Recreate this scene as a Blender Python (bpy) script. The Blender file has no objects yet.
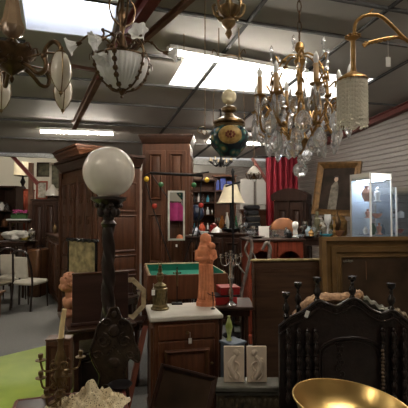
import bpy, bmesh, math, random
from mathutils import Vector, Matrix, Euler
random.seed(7)
SC = bpy.context.scene
COL = SC.collection
R = math.radians
PI = math.pi

# ---------------------------------------------------------------- camera, world, exposure
F = 400.0
TH = math.atan(11/F)
cam_data = bpy.data.cameras.new('camera'); cam = bpy.data.objects.new('camera', cam_data); COL.objects.link(cam)
cam_data.sensor_width = 36.0; cam_data.sensor_height = 36.0; cam_data.lens = 36.0*F/408.0
cam_data.clip_start = 0.05; cam_data.clip_end = 100
cam.location = (0, 0, 1.6); cam.rotation_euler = (PI/2+TH, 0, 0)
SC.camera = cam
SC.view_settings.view_transform = 'Standard'; SC.view_settings.look = 'None'
SC.view_settings.gamma = 1.0; SC.view_settings.use_curve_mapping = False
SC.view_settings.exposure = 1.05
wd = bpy.data.worlds.new('sky'); SC.world = wd; wd.use_nodes = True
wd.node_tree.nodes['Background'].inputs[0].default_value = (0.86, 0.9, 1.0, 1)
wd.node_tree.nodes['Background'].inputs[1].default_value = 3.0
TUBE_POWER = 75.0      # emission strength of the fluorescent tubes

def ray(px, py):
    x = (px-204)/F; u = (204-py)/F
    y = math.cos(TH)-u*math.sin(TH); z = math.sin(TH)+u*math.cos(TH)
    return x/y, z/y
def W(px, py, Y):
    x, z = ray(px, py); return Vector((x*Y, Y, 1.6+z*Y))
def onz(px, py, z):
    x, rz = ray(px, py); Y = (z-1.6)/rz; return Vector((x*Y, Y, z))
PHI = math.atan(.35); CP, SP = math.cos(PHI), math.sin(PHI)     # the room's own axes: A runs down the shop, B across it
def AB(a, b, z=0.0): return Vector((-SP*a+CP*b, CP*a+SP*b, z))
def zceil(x, y): return 3.9-.1*(-SP*x+CP*y)+.025*(CP*x+SP*y)

# ---------------------------------------------------------------- materials
MATS = {}
def newmat(name):
    m = bpy.data.materials.new(name); m.use_nodes = True
    return m, m.node_tree, m.node_tree.nodes['Principled BSDF']
def mat(name, c, rough=.5, metal=0., var=.25, scale=8., bump=0., bscale=None, stretch=(1,1,1), trans=0., ior=1.45, emis=None, es=0., coat=0., c2=None, spec=.5):
    if name in MATS: return MATS[name]
    m, nt, b = newmat(name)
    tc = nt.nodes.new('ShaderNodeTexCoord'); mp = nt.nodes.new('ShaderNodeMapping'); mp.inputs['Scale'].default_value = stretch
    nt.links.new(tc.outputs['Object'], mp.inputs['Vector'])
    n = nt.nodes.new('ShaderNodeTexNoise'); n.inputs['Scale'].default_value = scale; n.inputs['Detail'].default_value = 4
    nt.links.new(mp.outputs[0], n.inputs['Vector'])
    r = nt.nodes.new('ShaderNodeValToRGB')
    lo = [v*(1-var) for v in c]; hi = [min(1, v*(1+var)) for v in c] if c2 is None else c2
    r.color_ramp.elements[0].position = .3; r.color_ramp.elements[1].position = .7
    r.color_ramp.elements[0].color = (*lo, 1); r.color_ramp.elements[1].color = (*hi, 1)
    nt.links.new(n.outputs['Fac'], r.inputs['Fac']); nt.links.new(r.outputs['Color'], b.inputs['Base Color'])
    b.inputs['Roughness'].default_value = rough; b.inputs['Metallic'].default_value = metal
    b.inputs['Transmission Weight'].default_value = trans; b.inputs['IOR'].default_value = ior
    b.inputs['Coat Weight'].default_value = coat; b.inputs['Specular IOR Level'].default_value = spec
    if emis: b.inputs['Emission Color'].default_value = (*emis, 1); b.inputs['Emission Strength'].default_value = es
    if bump:
        bn = nt.nodes.new('ShaderNodeBump'); bn.inputs['Strength'].default_value = bump; bn.inputs['Distance'].default_value = .01
        n2 = nt.nodes.new('ShaderNodeTexNoise'); n2.inputs['Scale'].default_value = bscale or scale*4; n2.inputs['Detail'].default_value = 3
        nt.links.new(mp.outputs[0], n2.inputs['Vector']); nt.links.new(n2.outputs['Fac'], bn.inputs['Height']); nt.links.new(bn.outputs[0], b.inputs['Normal'])
    MATS[name] = m; return m
def wood(name, c, rough=.42, axis=2, var=.35):
    st = [9, 9, 9]; st[axis] = .8
    return mat(name, c, rough, var=var, scale=3, stretch=tuple(st), bump=.12, bscale=12, spec=.32)
def wood_h(name, c, rough=.42): return wood(name, c, rough, axis=0)

M_wdark = wood('dark walnut wood', (.034, .014, .008))
M_wdarkh = wood_h('dark walnut wood across', (.036, .016, .009))
M_wmid = wood('brown oak wood', (.066, .025, .0115))
M_wmidh = wood_h('brown oak wood across', (.072, .027, .012))
M_wred = wood('red mahogany wood', (.25, .052, .026))
M_wredh = wood_h('red mahogany wood across', (.25, .052, .026))
M_wpanel = wood_h('plum brown panel wood', (.036, .016, .012), .45)
M_wblack = mat('blackened carved wood', (.017, .010, .008), .3, var=.4, scale=14, bump=.25, bscale=40)
M_ebony = mat('polished ebony', (.006, .005, .005), .22, var=.3)
M_wtan = wood('light worn wood', (.17, .085, .04))
M_gold = mat('gilded bronze', (.36, .21, .075), .36, metal=.75, var=.35, scale=20, bump=.25, bscale=60)
M_goldd = mat('aged gilt wood', (.13, .068, .022), .42, metal=.45, var=.4, scale=14, bump=.3, bscale=40)
M_brass = mat('polished brass', (.78, .53, .2), .3, metal=1., var=.1, scale=5, bump=.04, bscale=9)
M_bronze = mat('dark bronze', (.19, .125, .06), .36, metal=.8, var=.4, scale=20, bump=.3, bscale=50)
M_bronzeb = mat('brown bronze', (.095, .055, .026), .33, metal=.7, var=.4, scale=20, bump=.3, bscale=50)
M_iron = mat('black iron', (.01, .01, .011), .4, metal=.4)
M_silver = mat('tarnished silver', (.55, .53, .5), .24, metal=1., var=.3, scale=14)
M_marble = mat('cream marble', (.68, .64, .55), .28, var=.12, scale=5, c2=(.80, .76, .68))
def translucent(m, c, f):
    nt = m.node_tree; b = nt.nodes['Principled BSDF']; o = nt.nodes['Material Output']; tr = nt.nodes.new('ShaderNodeBsdfTranslucent'); tr.inputs[0].default_value = (*c, 1)
    mx = nt.nodes.new('ShaderNodeMixShader'); mx.inputs[0].default_value = f; nt.links.new(b.outputs[0], mx.inputs[1]); nt.links.new(tr.outputs[0], mx.inputs[2]); nt.links.new(mx.outputs[0], o.inputs[0]); return m
M_terra = mat('terracotta clay', (.60, .22, .105), .8, var=.18, scale=18, bump=.3, bscale=60)
M_terrab = mat('pale terracotta clay', (.46, .21, .12), .8, var=.2, scale=18, bump=.3, bscale=50)
M_plaster = mat('cream plaster relief', (.66, .55, .43), .8, var=.08, scale=10, bump=.1)
M_opal = mat('white opal glass', (.74, .71, .65), .08, var=.02, coat=.4)
M_opalc = mat('cream alabaster glass', (.72, .68, .60), .25, var=.12, scale=9)
M_frost = mat('frosted pressed glass', (.86, .86, .85), .16, var=.05, trans=.12, bump=.35, bscale=60)
M_cab = wood('warm walnut wood', (.115, .042, .019)); translucent(M_opal, (.95, .92, .86), .3); translucent(M_opalc, (.95, .9, .8), .35); translucent(M_frost, (.95, .95, .95), .45)
M_crystal = mat('cut crystal', (.95, .96, .99), .02, var=.02, trans=.86, ior=1.55)
translucent(M_crystal, (1, 1, 1), .07)
M_clear = mat('clear glass', (.93, .96, .97), .03, var=.01, trans=.95, ior=1.2)
M_candle = mat('ivory candle wax', (.72, .56, .30), .5, var=.08)
M_candleb = mat('tan wax candle sleeve', (.50, .33, .17), .5, var=.15)
M_paper = mat('white paper', (.82, .80, .76), .8, var=.04)
M_white = mat('white glazed ceramic', (.80, .79, .76), .3, var=.04)
M_shade = mat('cream lamp fabric', (.70, .62, .45), .85, var=.12, scale=6, bump=.1)
M_cream = mat('cream cloth', (.60, .56, .48), .9, var=.12, scale=6, bump=.2)
M_mirror = mat('mirror glass', (.86, .86, .86), .02, metal=1., var=.01)
M_black = mat('black plastic', (.01, .01, .012), .4)
M_blue = mat('blue grey paint', (.09, .12, .16), .5)
M_teal = mat('turquoise glass', (.05, .32, .42), .2)
M_felt = mat('green baize', (.01, .17, .11), .9, var=.1)
M_redl = mat('red lacquer', (.28, .018, .018), .3)
M_pink = mat('magenta flowers', (.50, .06, .24), .7, var=.4, scale=30)
M_leaf = mat('green leaves', (.04, .10, .03), .7)
M_steelred = mat('oxide red steel', (.13, .026, .02), .55, var=.25)
M_steelbrn = mat('brown painted steel', (.16, .085, .055), .6)
def emat(name, c, s):
    m, nt, b = newmat(name); b.inputs['Base Color'].default_value = (.8, .8, .8, 1)
    b.inputs['Emission Color'].default_value = (*c, 1); b.inputs['Emission Strength'].default_value = s; return m
M_tube = emat('lit fluorescent tube', (1, .91, .78), TUBE_POWER)
M_bulb = emat('lit warm bulb', (1, .72, .4), 3.)
M_lampw = mat('frosted bulb glass', (.85, .85, .82), .2)

# ---------------------------------------------------------------- mesh helpers
def linked(name, me, m, parent):
    o = bpy.data.objects.new(name, me); COL.objects.link(o)
    if m: me.materials.append(m)
    if parent: o.parent = parent
    return o
class MB:
    def __init__(s): s.b = bmesh.new(); s.M = Matrix.Identity(4)
    def at(s, loc=(0,0,0), rot=(0,0,0), sc=(1,1,1)):
        s.M = Matrix.Translation(loc) @ Euler(rot).to_matrix().to_4x4() @ Matrix.Diagonal((*sc, 1)); return s
    def v(s, p): return s.b.verts.new(s.M @ Vector(p))
    def f(s, vs):
        try: return s.b.faces.new(vs)
        except ValueError: return None
    def box(s, c, d, bev=0., rot=None):
        t = bmesh.new(); bmesh.ops.create_cube(t, size=1)
        bmesh.ops.scale(t, vec=d, verts=t.verts)
        if bev: bmesh.ops.bevel(t, geom=t.edges[:], offset=min(bev, min(d)*.45), segments=1, affect='EDGES', profile=.5)
        m = Matrix.Translation(c)
        if rot: m = m @ Euler(rot).to_matrix().to_4x4()
        bmesh.ops.transform(t, matrix=s.M @ m, verts=t.verts); s.merge(t); return s
    def merge(s, t):
        mp = {v: s.b.verts.new(v.co) for v in t.verts}
        for f in t.faces: s.f([mp[v] for v in f.verts])
        t.free()
    def sph(s, c, r, n=16, sc=(1,1,1)):
        t = bmesh.new(); bmesh.ops.create_uvsphere(t, u_segments=n, v_segments=max(4, n*2//3), radius=r)
        bmesh.ops.transform(t, matrix=s.M @ Matrix.Translation(c) @ Matrix.Diagonal((*sc, 1)), verts=t.verts); s.merge(t); return s
    def lathe(s, prof, n=20, c=(0,0,0), lobes=0, amp=0., twist=0.):
        rings = []
        for r, z in prof:
            if r <= 1e-6: rings.append([s.v((c[0], c[1], c[2]+z))]); continue
            ring = []
            for i in range(n):
                a = 2*PI*i/n; rr = r*(1+amp*math.cos(lobes*a+twist*z)) if lobes else r
                ring.append(s.v((c[0]+rr*math.cos(a), c[1]+rr*math.sin(a), c[2]+z)))
            rings.append(ring)
        for A, B in zip(rings, rings[1:]):
            if len(A) == 1 and len(B) == 1: continue
            for i in range(n):
                j = (i+1) % n
                if len(A) == 1: s.f([A[0], B[j], B[i]])
                elif len(B) == 1: s.f([A[i], A[j], B[0]])
                else: s.f([A[i], A[j], B[j], B[i]])
        if len(rings[0]) > 1: s.f(rings[0][::-1])
        if len(rings[-1]) > 1: s.f(rings[-1])
        return s
    def tube(s, pts, r, n=8, cap=True):
        pts = [Vector(p) for p in pts]; m = len(pts)
        rs = r if isinstance(r, (list, tuple)) else [r]*m
        up = None; rings = []
        for i, p in enumerate(pts):
            d = (pts[min(i+1, m-1)]-pts[max(i-1, 0)])
            if d.length < 1e-9: d = Vector((0,0,1))
            d.normalize()
            if up is None:
                up = Vector((0,0,1)) if abs(d.z) < .9 else Vector((1,0,0))
            u = (up-d*up.dot(d)); 
            if u.length < 1e-6: u = d.orthogonal()
            u.normalize(); w = d.cross(u); up = u
            rings.append([s.v(p+(u*math.cos(2*PI*k/n)+w*math.sin(2*PI*k/n))*rs[i]) for k in range(n)])
        for A, B in zip(rings, rings[1:]):
            for k in range(n): s.f([A[k], A[(k+1) % n], B[(k+1) % n], B[k]])
        if cap: s.f(rings[0][::-1]); s.f(rings[-1])
        return s
    def prism(s, out, y0, y1):      # outline in x,z extruded along y
        A = [s.v((x, y0, z)) for x, z in out]; B = [s.v((x, y1, z)) for x, z in out]
        s.f(A); s.f(B[::-1]); n = len(out)
        for i in range(n): s.f([A[i], B[i], B[(i+1) % n], A[(i+1) % n]])
        return s
    def prismz(s, out, z0, z1):
        A = [s.v((x, y, z0)) for x, y in out]; B = [s.v((x, y, z1)) for x, y in out]
        s.f(A[::-1]); s.f(B); n = len(out)
        for i in range(n): s.f([A[i], A[(i+1) % n], B[(i+1) % n], B[i]])
        return s
    def frame(s, w, h, t, dep, prof=None, z0=0.):   # rectangular moulding in xz plane, mitred; prof: list of (inset, y)
        prof = prof or [(0, 0), (0, -dep), (t*.35, -dep*1.15), (t*.7, -dep*.8), (t, -dep*.45), (t, 0)]
        rings = []
        for ins, y in prof:
            x = w/2-ins; a = z0+ins; b = z0+h-ins
            rings.append([s.v((-x, y, a)), s.v((x, y, a)), s.v((x, y, b)), s.v((-x, y, b))])
        rings.append(rings[0])
        for A, B in zip(rings, rings[1:]):
            for i in range(4): s.f([A[i], A[(i+1) % 4], B[(i+1) % 4], B[i]])
        return s
    def build(s, name, m, parent=None, smooth=True, remesh=0., angle=38):
        bmesh.ops.recalc_face_normals(s.b, faces=s.b.faces[:])
        me = bpy.data.meshes.new(name); s.b.to_mesh(me); s.b.free()
        o = linked(name, me, m, parent)
        if smooth:
            me.polygons.foreach_set('use_smooth', [True]*len(me.polygons))
            if not remesh: me.set_sharp_from_angle(angle=R(angle))
        if remesh:
            md = o.modifiers.new('remesh', 'REMESH'); md.mode = 'VOXEL'; md.voxel_size = remesh; md.use_smooth_shade = True
            sm = o.modifiers.new('smooth', 'SMOOTH'); sm.factor = .5; sm.iterations = 2
        return o
def tag(o, label, cat, group=None):
    o['label'] = label; o['category'] = cat
    if group: o['group'] = group
    return o
def thing(name, label, cat, loc=(0,0,0), rz=0., group=None, rot=None):
    o = bpy.data.objects.new(name, None); COL.objects.link(o); o.empty_display_size = .05
    o.location = loc; o.rotation_euler = rot if rot else (0, 0, rz)
    return tag(o, label, cat, group)
def place(o, loc, rz=0., rot=None):
    o.location = loc; o.rotation_euler = rot if rot else (0, 0, rz); return o
def struct(o): o['kind'] = 'structure'; return o
def copy_tree(o, parent=None):
    c = o.copy(); COL.objects.link(c)
    if parent: c.parent = parent
    for ch in list(o.children): copy_tree(ch, c)
    return c
def scroll(mb, x, z, r, y, turns=1.4, rad=.006, sgn=1, a0=0., n=22):
    pts = []; rs = []
    for i in range(n+1):
        t = i/n; a = a0+sgn*t*turns*2*PI; rr = r*(1-.82*t)
        pts.append((x+rr*math.cos(a), y, z+rr*math.sin(a))); rs.append(rad*(1-.4*t))
    mb.tube(pts, rs, 6)
def curve(pts, n=6):                    # Catmull-Rom through the points
    P = [Vector(p) for p in pts]; P = [P[0]*2-P[1]]+P+[P[-1]*2-P[-2]]; out = []
    for i in range(1, len(P)-2):
        for k in range(n):
            t = k/n; a, b, c, d = P[i-1:i+3]
            out.append(.5*((2*b)+(c-a)*t+(2*a-5*b+4*c-d)*t*t+(3*b-3*c+d-a)*t**3))
    out.append(P[-2]); return out
def chain(mb, p0, p1, r=.008, wire=.0022):
    p0 = Vector(p0); p1 = Vector(p1); L = (p1-p0).length; n = max(2, int(L/(r*3.0)))
    for i in range(n):
        c = p0.lerp(p1, (i+.5)/n); h = L/n*.62; q = []
        for k in range(9):
            a = 2*PI*k/8; q.append(c+Vector((r*.6*math.cos(a) if i % 2 else 0, 0 if i % 2 else r*.6*math.cos(a), h*math.sin(a))))
        mb.tube(q, wire, 4)
    return mb

# ---------------------------------------------------------------- the room shell
mf, nt, b = newmat('grey carpet')
def carpet(name, c1, c2, sc=60, rough=.95):
    return mat(name, c1, rough, var=0, scale=sc, c2=c2, bump=.3, bscale=200)
M_carpet = carpet('grey speckled carpet', (.15, .15, .145), (.215, .212, .20))
M_green = mat('worn lime green floor paint', (.28, .40, .055), .42, var=.0, scale=5, c2=(.38, .50, .085), bump=.1)
def quad(name, pts, m, parent=None):
    me = bpy.data.meshes.new(name); me.from_pydata([tuple(p) for p in pts], [], [tuple(range(len(pts)))]); me.update()
    return linked(name, me, m, parent)
mb = MB(); c0 = [AB(-3.2, -5), AB(-3.2, 5.6), AB(13.2, 5.6), AB(13.2, -5)]
mb.prismz([(p.x, p.y) for p in c0], -.1, 0); struct(mb.build('floor', M_carpet, smooth=False))
# painted green part of the floor nearest the camera
g0 = onz(0, 357, 0); g1 = onz(50, 345, 0); d = (g1-g0).normalized(); a = g0-d*2; e = g1+d*.35; nrm = Vector((d.y, -d.x, 0))
e = g1+d*.12; mb = MB(); mb.prismz([(p.x, p.y) for p in (a, a+nrm*5, Vector((-.80, .6, 0)), Vector((-.80, 1.9, 0)), e)], .0, .004); o = mb.build('floor', M_green, smooth=False); struct(o)

M_tile = mat('grey ceiling panel', (.37, .355, .325), .6, var=.05, scale=2, bump=.03, bscale=3, spec=.35)
M_tbar = mat('dark ceiling joint strip', (.045, .045, .045), .8)
M_skyp = emat('daylit translucent roof panel', (.96, .95, .9), 1.0)
SKY = (3.62, 4.27, -.38, .46)
HOLE2 = (4.55, 5.36, 1.35, 4.19)
def inr(a, b, h): return h[0] < a < h[1] and h[2] < b < h[3]
As = sorted([-3.2, -1.2, .3, 1.8, 2.45, 3.1, 3.62, 4.27, 4.55, 5.36, 6.15, 7.15, 8.2, 9.4])
Bs = sorted([-5, -3.1, -1.85, -.38, .46, 1.35, 1.75, 3.03, 4.19, 5.45])
mb = MB()
def cp(a, b, dz=0.): p = AB(a, b); return Vector((p.x, p.y, zceil(p.x, p.y)+dz))
for i in range(len(As)-1):
    for j in range(len(Bs)-1):
        a, b_ = (As[i]+As[i+1])/2, (Bs[j]+Bs[j+1])/2
        if inr(a, b_, SKY) or inr(a, b_, HOLE2): continue
        q = [cp(As[i], Bs[j]), cp(As[i], Bs[j+1]), cp(As[i+1], Bs[j+1]), cp(As[i+1], Bs[j])]
        lo = [mb.v(p) for p in q]; hi = [mb.v(p+Vector((0, 0, .05))) for p in q]
        mb.f(lo); mb.f(hi[::-1])
        for k in range(4): mb.f([lo[k], lo[(k+1) % 4], hi[(k+1) % 4], hi[k]])
struct(mb.build('ceiling', M_tile, smooth=False))
mb = MB()
def strip(a0, b0, a1, b1, w=.035, h=.03, dz=-.012):
    p = cp(a0, b0, dz); q = cp(a1, b1, dz); d = q-p; L = d.length; c = (p+q)/2
    mb.M = Matrix.Translation(c) @ d.to_track_quat('X', 'Z').to_matrix().to_4x4()
    mb.box((0, 0, 0), (L, w, h)); mb.M = Matrix.Identity(4)
for a in (-1.2, .3, 1.8, 2.45, 3.1, 3.66, 4.55, 5.36, 6.15, 7.15, 8.2):
    if a in (4.55,): strip(a, -5, a, -.4); strip(a, .46, a, 1.3)
    else: strip(a, -5, a, 5.45, .022 if a > 5 else .035)
for b_ in (-3.1, -1.85, 1.75, 3.03, 4.19): strip(-3.2, b_, 9.4, b_)
struct(mb.build('trim_1', M_tbar, smooth=False))
# translucent roof panel above the second tube
mb = MB(); q = [cp(HOLE2[0], HOLE2[2], .01), cp(HOLE2[0], HOLE2[3], .01), cp(HOLE2[1], HOLE2[3], .01), cp(HOLE2[1], HOLE2[2], .01)]
lo = [mb.v(p) for p in q]; hi = [mb.v(p+Vector((0, 0, .02))) for p in q]; mb.f(lo); mb.f(hi[::-1])
for k in range(4): mb.f([lo[k], lo[(k+1) % 4], hi[(k+1) % 4], hi[k]])
o = mb.build('window_2', M_skyp, smooth=False); struct(o)
# open skylight with a white upstand and corrugated roof edge
M_curb = mat('white skylight lining', (.75, .77, .82), .6, var=.03)
mb = MB()
for (a0, b0, a1, b1) in ((SKY[0], SKY[2], SKY[0], SKY[3]), (SKY[1], SKY[2], SKY[1], SKY[3]), (SKY[0], SKY[2], SKY[1], SKY[2]), (SKY[0], SKY[3], SKY[1], SKY[3])):
    strip(a0, b0, a1, b1, .03, .26, .10)
o = mb.build('window_1', M_curb, smooth=False); struct(o)
mb = MB()
q = []
for k in range(61):
    t = k/60; p = cp(3.98, SKY[2]+(SKY[3]-SKY[2])*t, .2+.022*math.sin(t*2*PI*7)); q.append(p)
A = [mb.v(p) for p in q]; B = [mb.v(p+AB(-.35, 0)) for p in q]; A2 = [mb.v(p+Vector((0, 0, .03))) for p in q]; B2 = [mb.v(p+AB(-.35, 0)+Vector((0, 0, .03))) for p in q]
for k in range(60):
    mb.f([A[k], A[k+1], B[k+1], B[k]]); mb.f([A2[k], A2[k+1], B2[k+1], B2[k]]); mb.f([A[k], A[k+1], A2[k+1], A2[k]])
o = mb.build('trim_2', M_steelbrn); struct(o)

# walls
M_wallc = mat('cream plaster wall', (.50, .47, .39), .9, var=.06, scale=1.5)
M_wallt = mat('tan plaster wall', (.36, .26, .21), .9, var=.06, scale=1.5)
M_wallw = mat('white upper wall', (.62, .61, .57), .9, var=.04, scale=1.5)
M_siding = mat('grey white wall siding', (.30, .275, .26), .45, var=.06, scale=2, bump=.05)
def wallbox(name, p, q, z0, z1, t, m):
    d = (q-p); mb = MB(); n = Vector((d.y, -d.x, 0)).normalized()*t
    mb.prismz([(v.x, v.y) for v in (p, q, q+n, p+n)], z0, z1); o = mb.build(name, m, smooth=False); return struct(o)
wallbox('wall_left', AB(-3.2, -5), AB(13.2, -5), 0, 4.6, -.1, M_wallc)
wallbox('wall_front', AB(-3.2, -5), AB(-3.2, 5.6), 0, 4.6, .1, M_wallc)
wallbox('wall_back', AB(13.2, -5), AB(13.2, 1.2), 0, 4.0, -.1, M_wallc)
wallbox('wall_back', AB(13.2, 1.2), AB(13.2, 5.6), 0, 3.08, -.1, M_wallt)
wallbox('wall_back', AB(13.2, 1.2), AB(13.2, 5.6), 3.08, 4.0, -.1, M_wallw)
mb = MB(); mb.prismz([(v.x, v.y) for v in (AB(9.4, -5), AB(9.4, 5.6), AB(13.2, 5.6), AB(13.2, -5))], 3.75, 3.8); struct(mb.build('ceiling_back', M_tile, smooth=False))
# right wall of lapped boards
mb = MB(); z = 0.; P0 = AB(-3.2, 5.45); P1 = AB(13.2, 5.45); nrm = AB(0, -1)
prof = []
while z < 4.6:
    prof += [(0.0, z), (.016, z+.012), (.016, z+.075)]; z += .087
prof.append((0, z))
for P, Q in ((P0, P1),):
    L = [mb.v(P+nrm*o_+Vector((0, 0, zz))) for o_, zz in prof]; Rr = [mb.v(Q+nrm*o_+Vector((0, 0, zz))) for o_, zz in prof]
    for i in range(len(prof)-1): mb.f([L[i], Rr[i], Rr[i+1], L[i+1]])
    bk = [mb.v(P-nrm*.1), mb.v(Q-nrm*.1), mb.v(Q-nrm*.1+Vector((0, 0, z))), mb.v(P-nrm*.1+Vector((0, 0, z)))]
    mb.f(bk)
struct(mb.build('wall_right', M_siding, smooth=False))
# eave beam on the right wall, header beam where the low ceiling ends
def beam(name, p, q, w, h, m, roll=0.):
    d = q-p; mb = MB(); mb.M = Matrix.Translation((p+q)/2) @ d.to_track_quat('X', 'Z').to_matrix().to_4x4() @ Matrix.Rotation(roll, 4, 'X')
    L = d.length      # an I section
    mb.box((0, 0, h/2-h*.07), (L, w, h*.14)); mb.box((0, 0, -h/2+h*.07), (L, w, h*.14)); mb.box((0, 0, 0), (L, w*.25, h*.9))
    return struct(mb.build(name, m, smooth=False))
beam('trim_3', cp(-3, 5.36, -.12), cp(9.4, 5.36, -.12), .12, .12, M_steelred)
M_mesh = mat('grey wire mesh', (.22, .22, .21), .5, metal=.3, var=.6, scale=60)
mb = MB(); p = AB(9.43, -4.9); q = AB(9.43, 5.4); mb.prismz([(v.x, v.y) for v in (p, q, q+AB(.08, 0), p+AB(.08, 0))], 2.86, 3.02); struct(mb.build('trim_4', M_mesh, smooth=False))
wallbox('trim_5', AB(9.5, -5), AB(9.5, 5.6), 3.02, 3.8, -.05, M_tile)
def hitc(px, py, drop):
    x, rz = ray(px, py); Y = (2.3-drop)/(rz+.1*(-SP*x+CP)-.025*(CP*x+SP)); return Vector((x*Y, Y, 1.6+rz*Y))
beam('trim_6', hitc(158, -14, .12), hitc(100, 74, .12), .10, .16, M_steelred)
beam('trim_6', hitc(100, 74, .12), hitc(74, 126, .12), .07, .12, M_steelbrn)
beam('trim_7', hitc(200, -10, .1), hitc(118, 62, .1), .05, .06, M_steelbrn)
beam('trim_8', hitc(60, 64, .1), hitc(104, 72, .1), .04, .04, M_steelbrn)
beam('trim_9', W(9, 152, 8.7), W(38, 184, 8.7), .07, .08, M_steelred)
beam('trim_10', W(252, 158, 9.4), W(275, 194, 9.4), .06, .07, M_steelred)
# column under the back beam
mb = MB(); mb.box((W(31, 185, 9.2).x, 9.2, 1.4), (.09, .09, 2.8)); struct(mb.build('trim_11', M_steelbrn, smooth=False))

# ---------------------------------------------------------------- fluorescent fittings
def tube_light(label, a, b0, b1, drop=.1, ends=None):
    p = cp(a, b0, -drop); q = cp(a, b1, -drop)
    if ends: p, q = ends
    c = (p+q)/2; L = (q-p).length
    rz = math.atan2(q.y-p.y, q.x-p.x); tilt = -math.asin((q.z-p.z)/L)
    t = thing('fluorescent_light', label, 'ceiling light', c, rot=(0, tilt, rz))
    m = MB(); m.box((0, 0, .045), (L, .13, .05), .008)
    for s in (-1, 1): m.box((s*L*.5, 0, .01), (.03, .05, .1), .005)
    for s in (-.3, .3): m.tube([(s*L, 0, .06), (s*L, 0, drop+.01)], .005, 6)
    m.build('housing', MATS['white glazed ceramic'], t)
    m = MB(); m.M = Matrix.Rotation(PI/2, 4, 'Y'); m.lathe([(0, -L/2+.01), (.019, -L/2+.012), (.019, L/2-.012), (0, L/2-.01)], 12); m.build('tube', M_tube, t)
    return t
tube_light('lit fluorescent tube at left in front of the tall dark armoires', 7.7, -.42, .86, ends=(hitc(40, 131.5, .1), hitc(113, 134, .1)))
tube_light('long lit fluorescent tube beneath the bright roof panel', 4.42, 1.12, 3.0, ends=(hitc(168, 52, .1), hitc(306, 76, .1)))
tube_light('short lit fluorescent tube far back behind the crystal chandelier', 7.7, 2.75, 4.0)
tube_light('added fluorescent fill tube over the entrance side', 1.0, 1.2, 3.0)  # this and the next tubes: out-of-view fill lights added to brighten the room
tube_light('added fluorescent fill tube over the left aisle', 1.0, -3.2, -1.4)
tube_light('added fluorescent fill tube above the green floor', 4.42, -3.4, -1.8)
tube_light('added fluorescent fill tube near the right board wall', 2.6, 4.3, 5.2)
def back_light(label, a, b, L=1.5):
    t = thing('fluorescent_light', label, 'ceiling light', AB(a, b, 3.66), PHI)
    m = MB(); m.box((0, 0, .055), (L, .07, .06), .008); m.build('housing', MATS['white glazed ceramic'], t)
    m = MB(); m.M = Matrix.Rotation(PI/2, 4, 'Y'); m.lathe([(0, -L/2), (.019, -L/2), (.019, L/2), (0, L/2)], 12); m.build('tube', M_tube, t)
back_light('added unseen fluorescent tube in the far left back room', 11, -1.2)  # hidden tubes added to light the back room
back_light('added unseen fluorescent tube in the far middle back room', 11, 3.2)

# ================================================================ large furniture
def rpanel(mb, x0, x1, z0, z1, y, b=.03, out=.012):     # raised panel inside a moulding, front towards -y
    w, h = x1-x0, z1-z0; cx = (x0+x1)/2
    mb0 = mb.M.copy(); mb.M = mb.M @ Matrix.Translation((cx, y, z0))
    mb.frame(w, h, b, .0, [(0, 0), (0, -out), (b*.35, -out*1.5), (b*.7, -out*.6), (b, 0)])
    i = b*1.1; j = i+b*.9
    A = [mb.v((-w/2+i, 0, i)), mb.v((w/2-i, 0, i)), mb.v((w/2-i, 0, h-i)), mb.v((-w/2+i, 0, h-i))]
    B = [mb.v((-w/2+j, -out, j)), mb.v((w/2-j, -out, j)), mb.v((w/2-j, -out, h-j)), mb.v((-w/2+j, -out, h-j))]
    mb.f(B)
    for k in range(4): mb.f([A[k], A[(k+1) % 4], B[(k+1) % 4], B[k]])
    mb.M = mb0
def cornice(mb, w, d, z, h=.14, o=.07):
    steps = [(0, 0), (.25, .12), (.3, .3), (.7, .55), (.75, .75), (1, .8), (1, 1)]
    P = None
    for f_, g in steps:
        e = o*f_; q = [mb.v((-w/2-e, -e, z+h*g)), mb.v((w/2+e, -e, z+h*g)), mb.v((w/2+e, d+e*.2, z+h*g)), mb.v((-w/2-e, d+e*.2, z+h*g))]
        if P:
            for k in range(4): mb.f([P[k], P[(k+1) % 4], q[(k+1) % 4], q[k]])
        else: mb.f(q[::-1])
        P = q
    mb.f(P)
def seat_on(pL, pR):
    c = (pL+pR)/2; return Vector((c.x, c.y, 0)), math.atan2(pR.y-pL.y, pR.x-pL.x), (Vector((pR.x, pR.y))-Vector((pL.x, pL.y))).length
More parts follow.
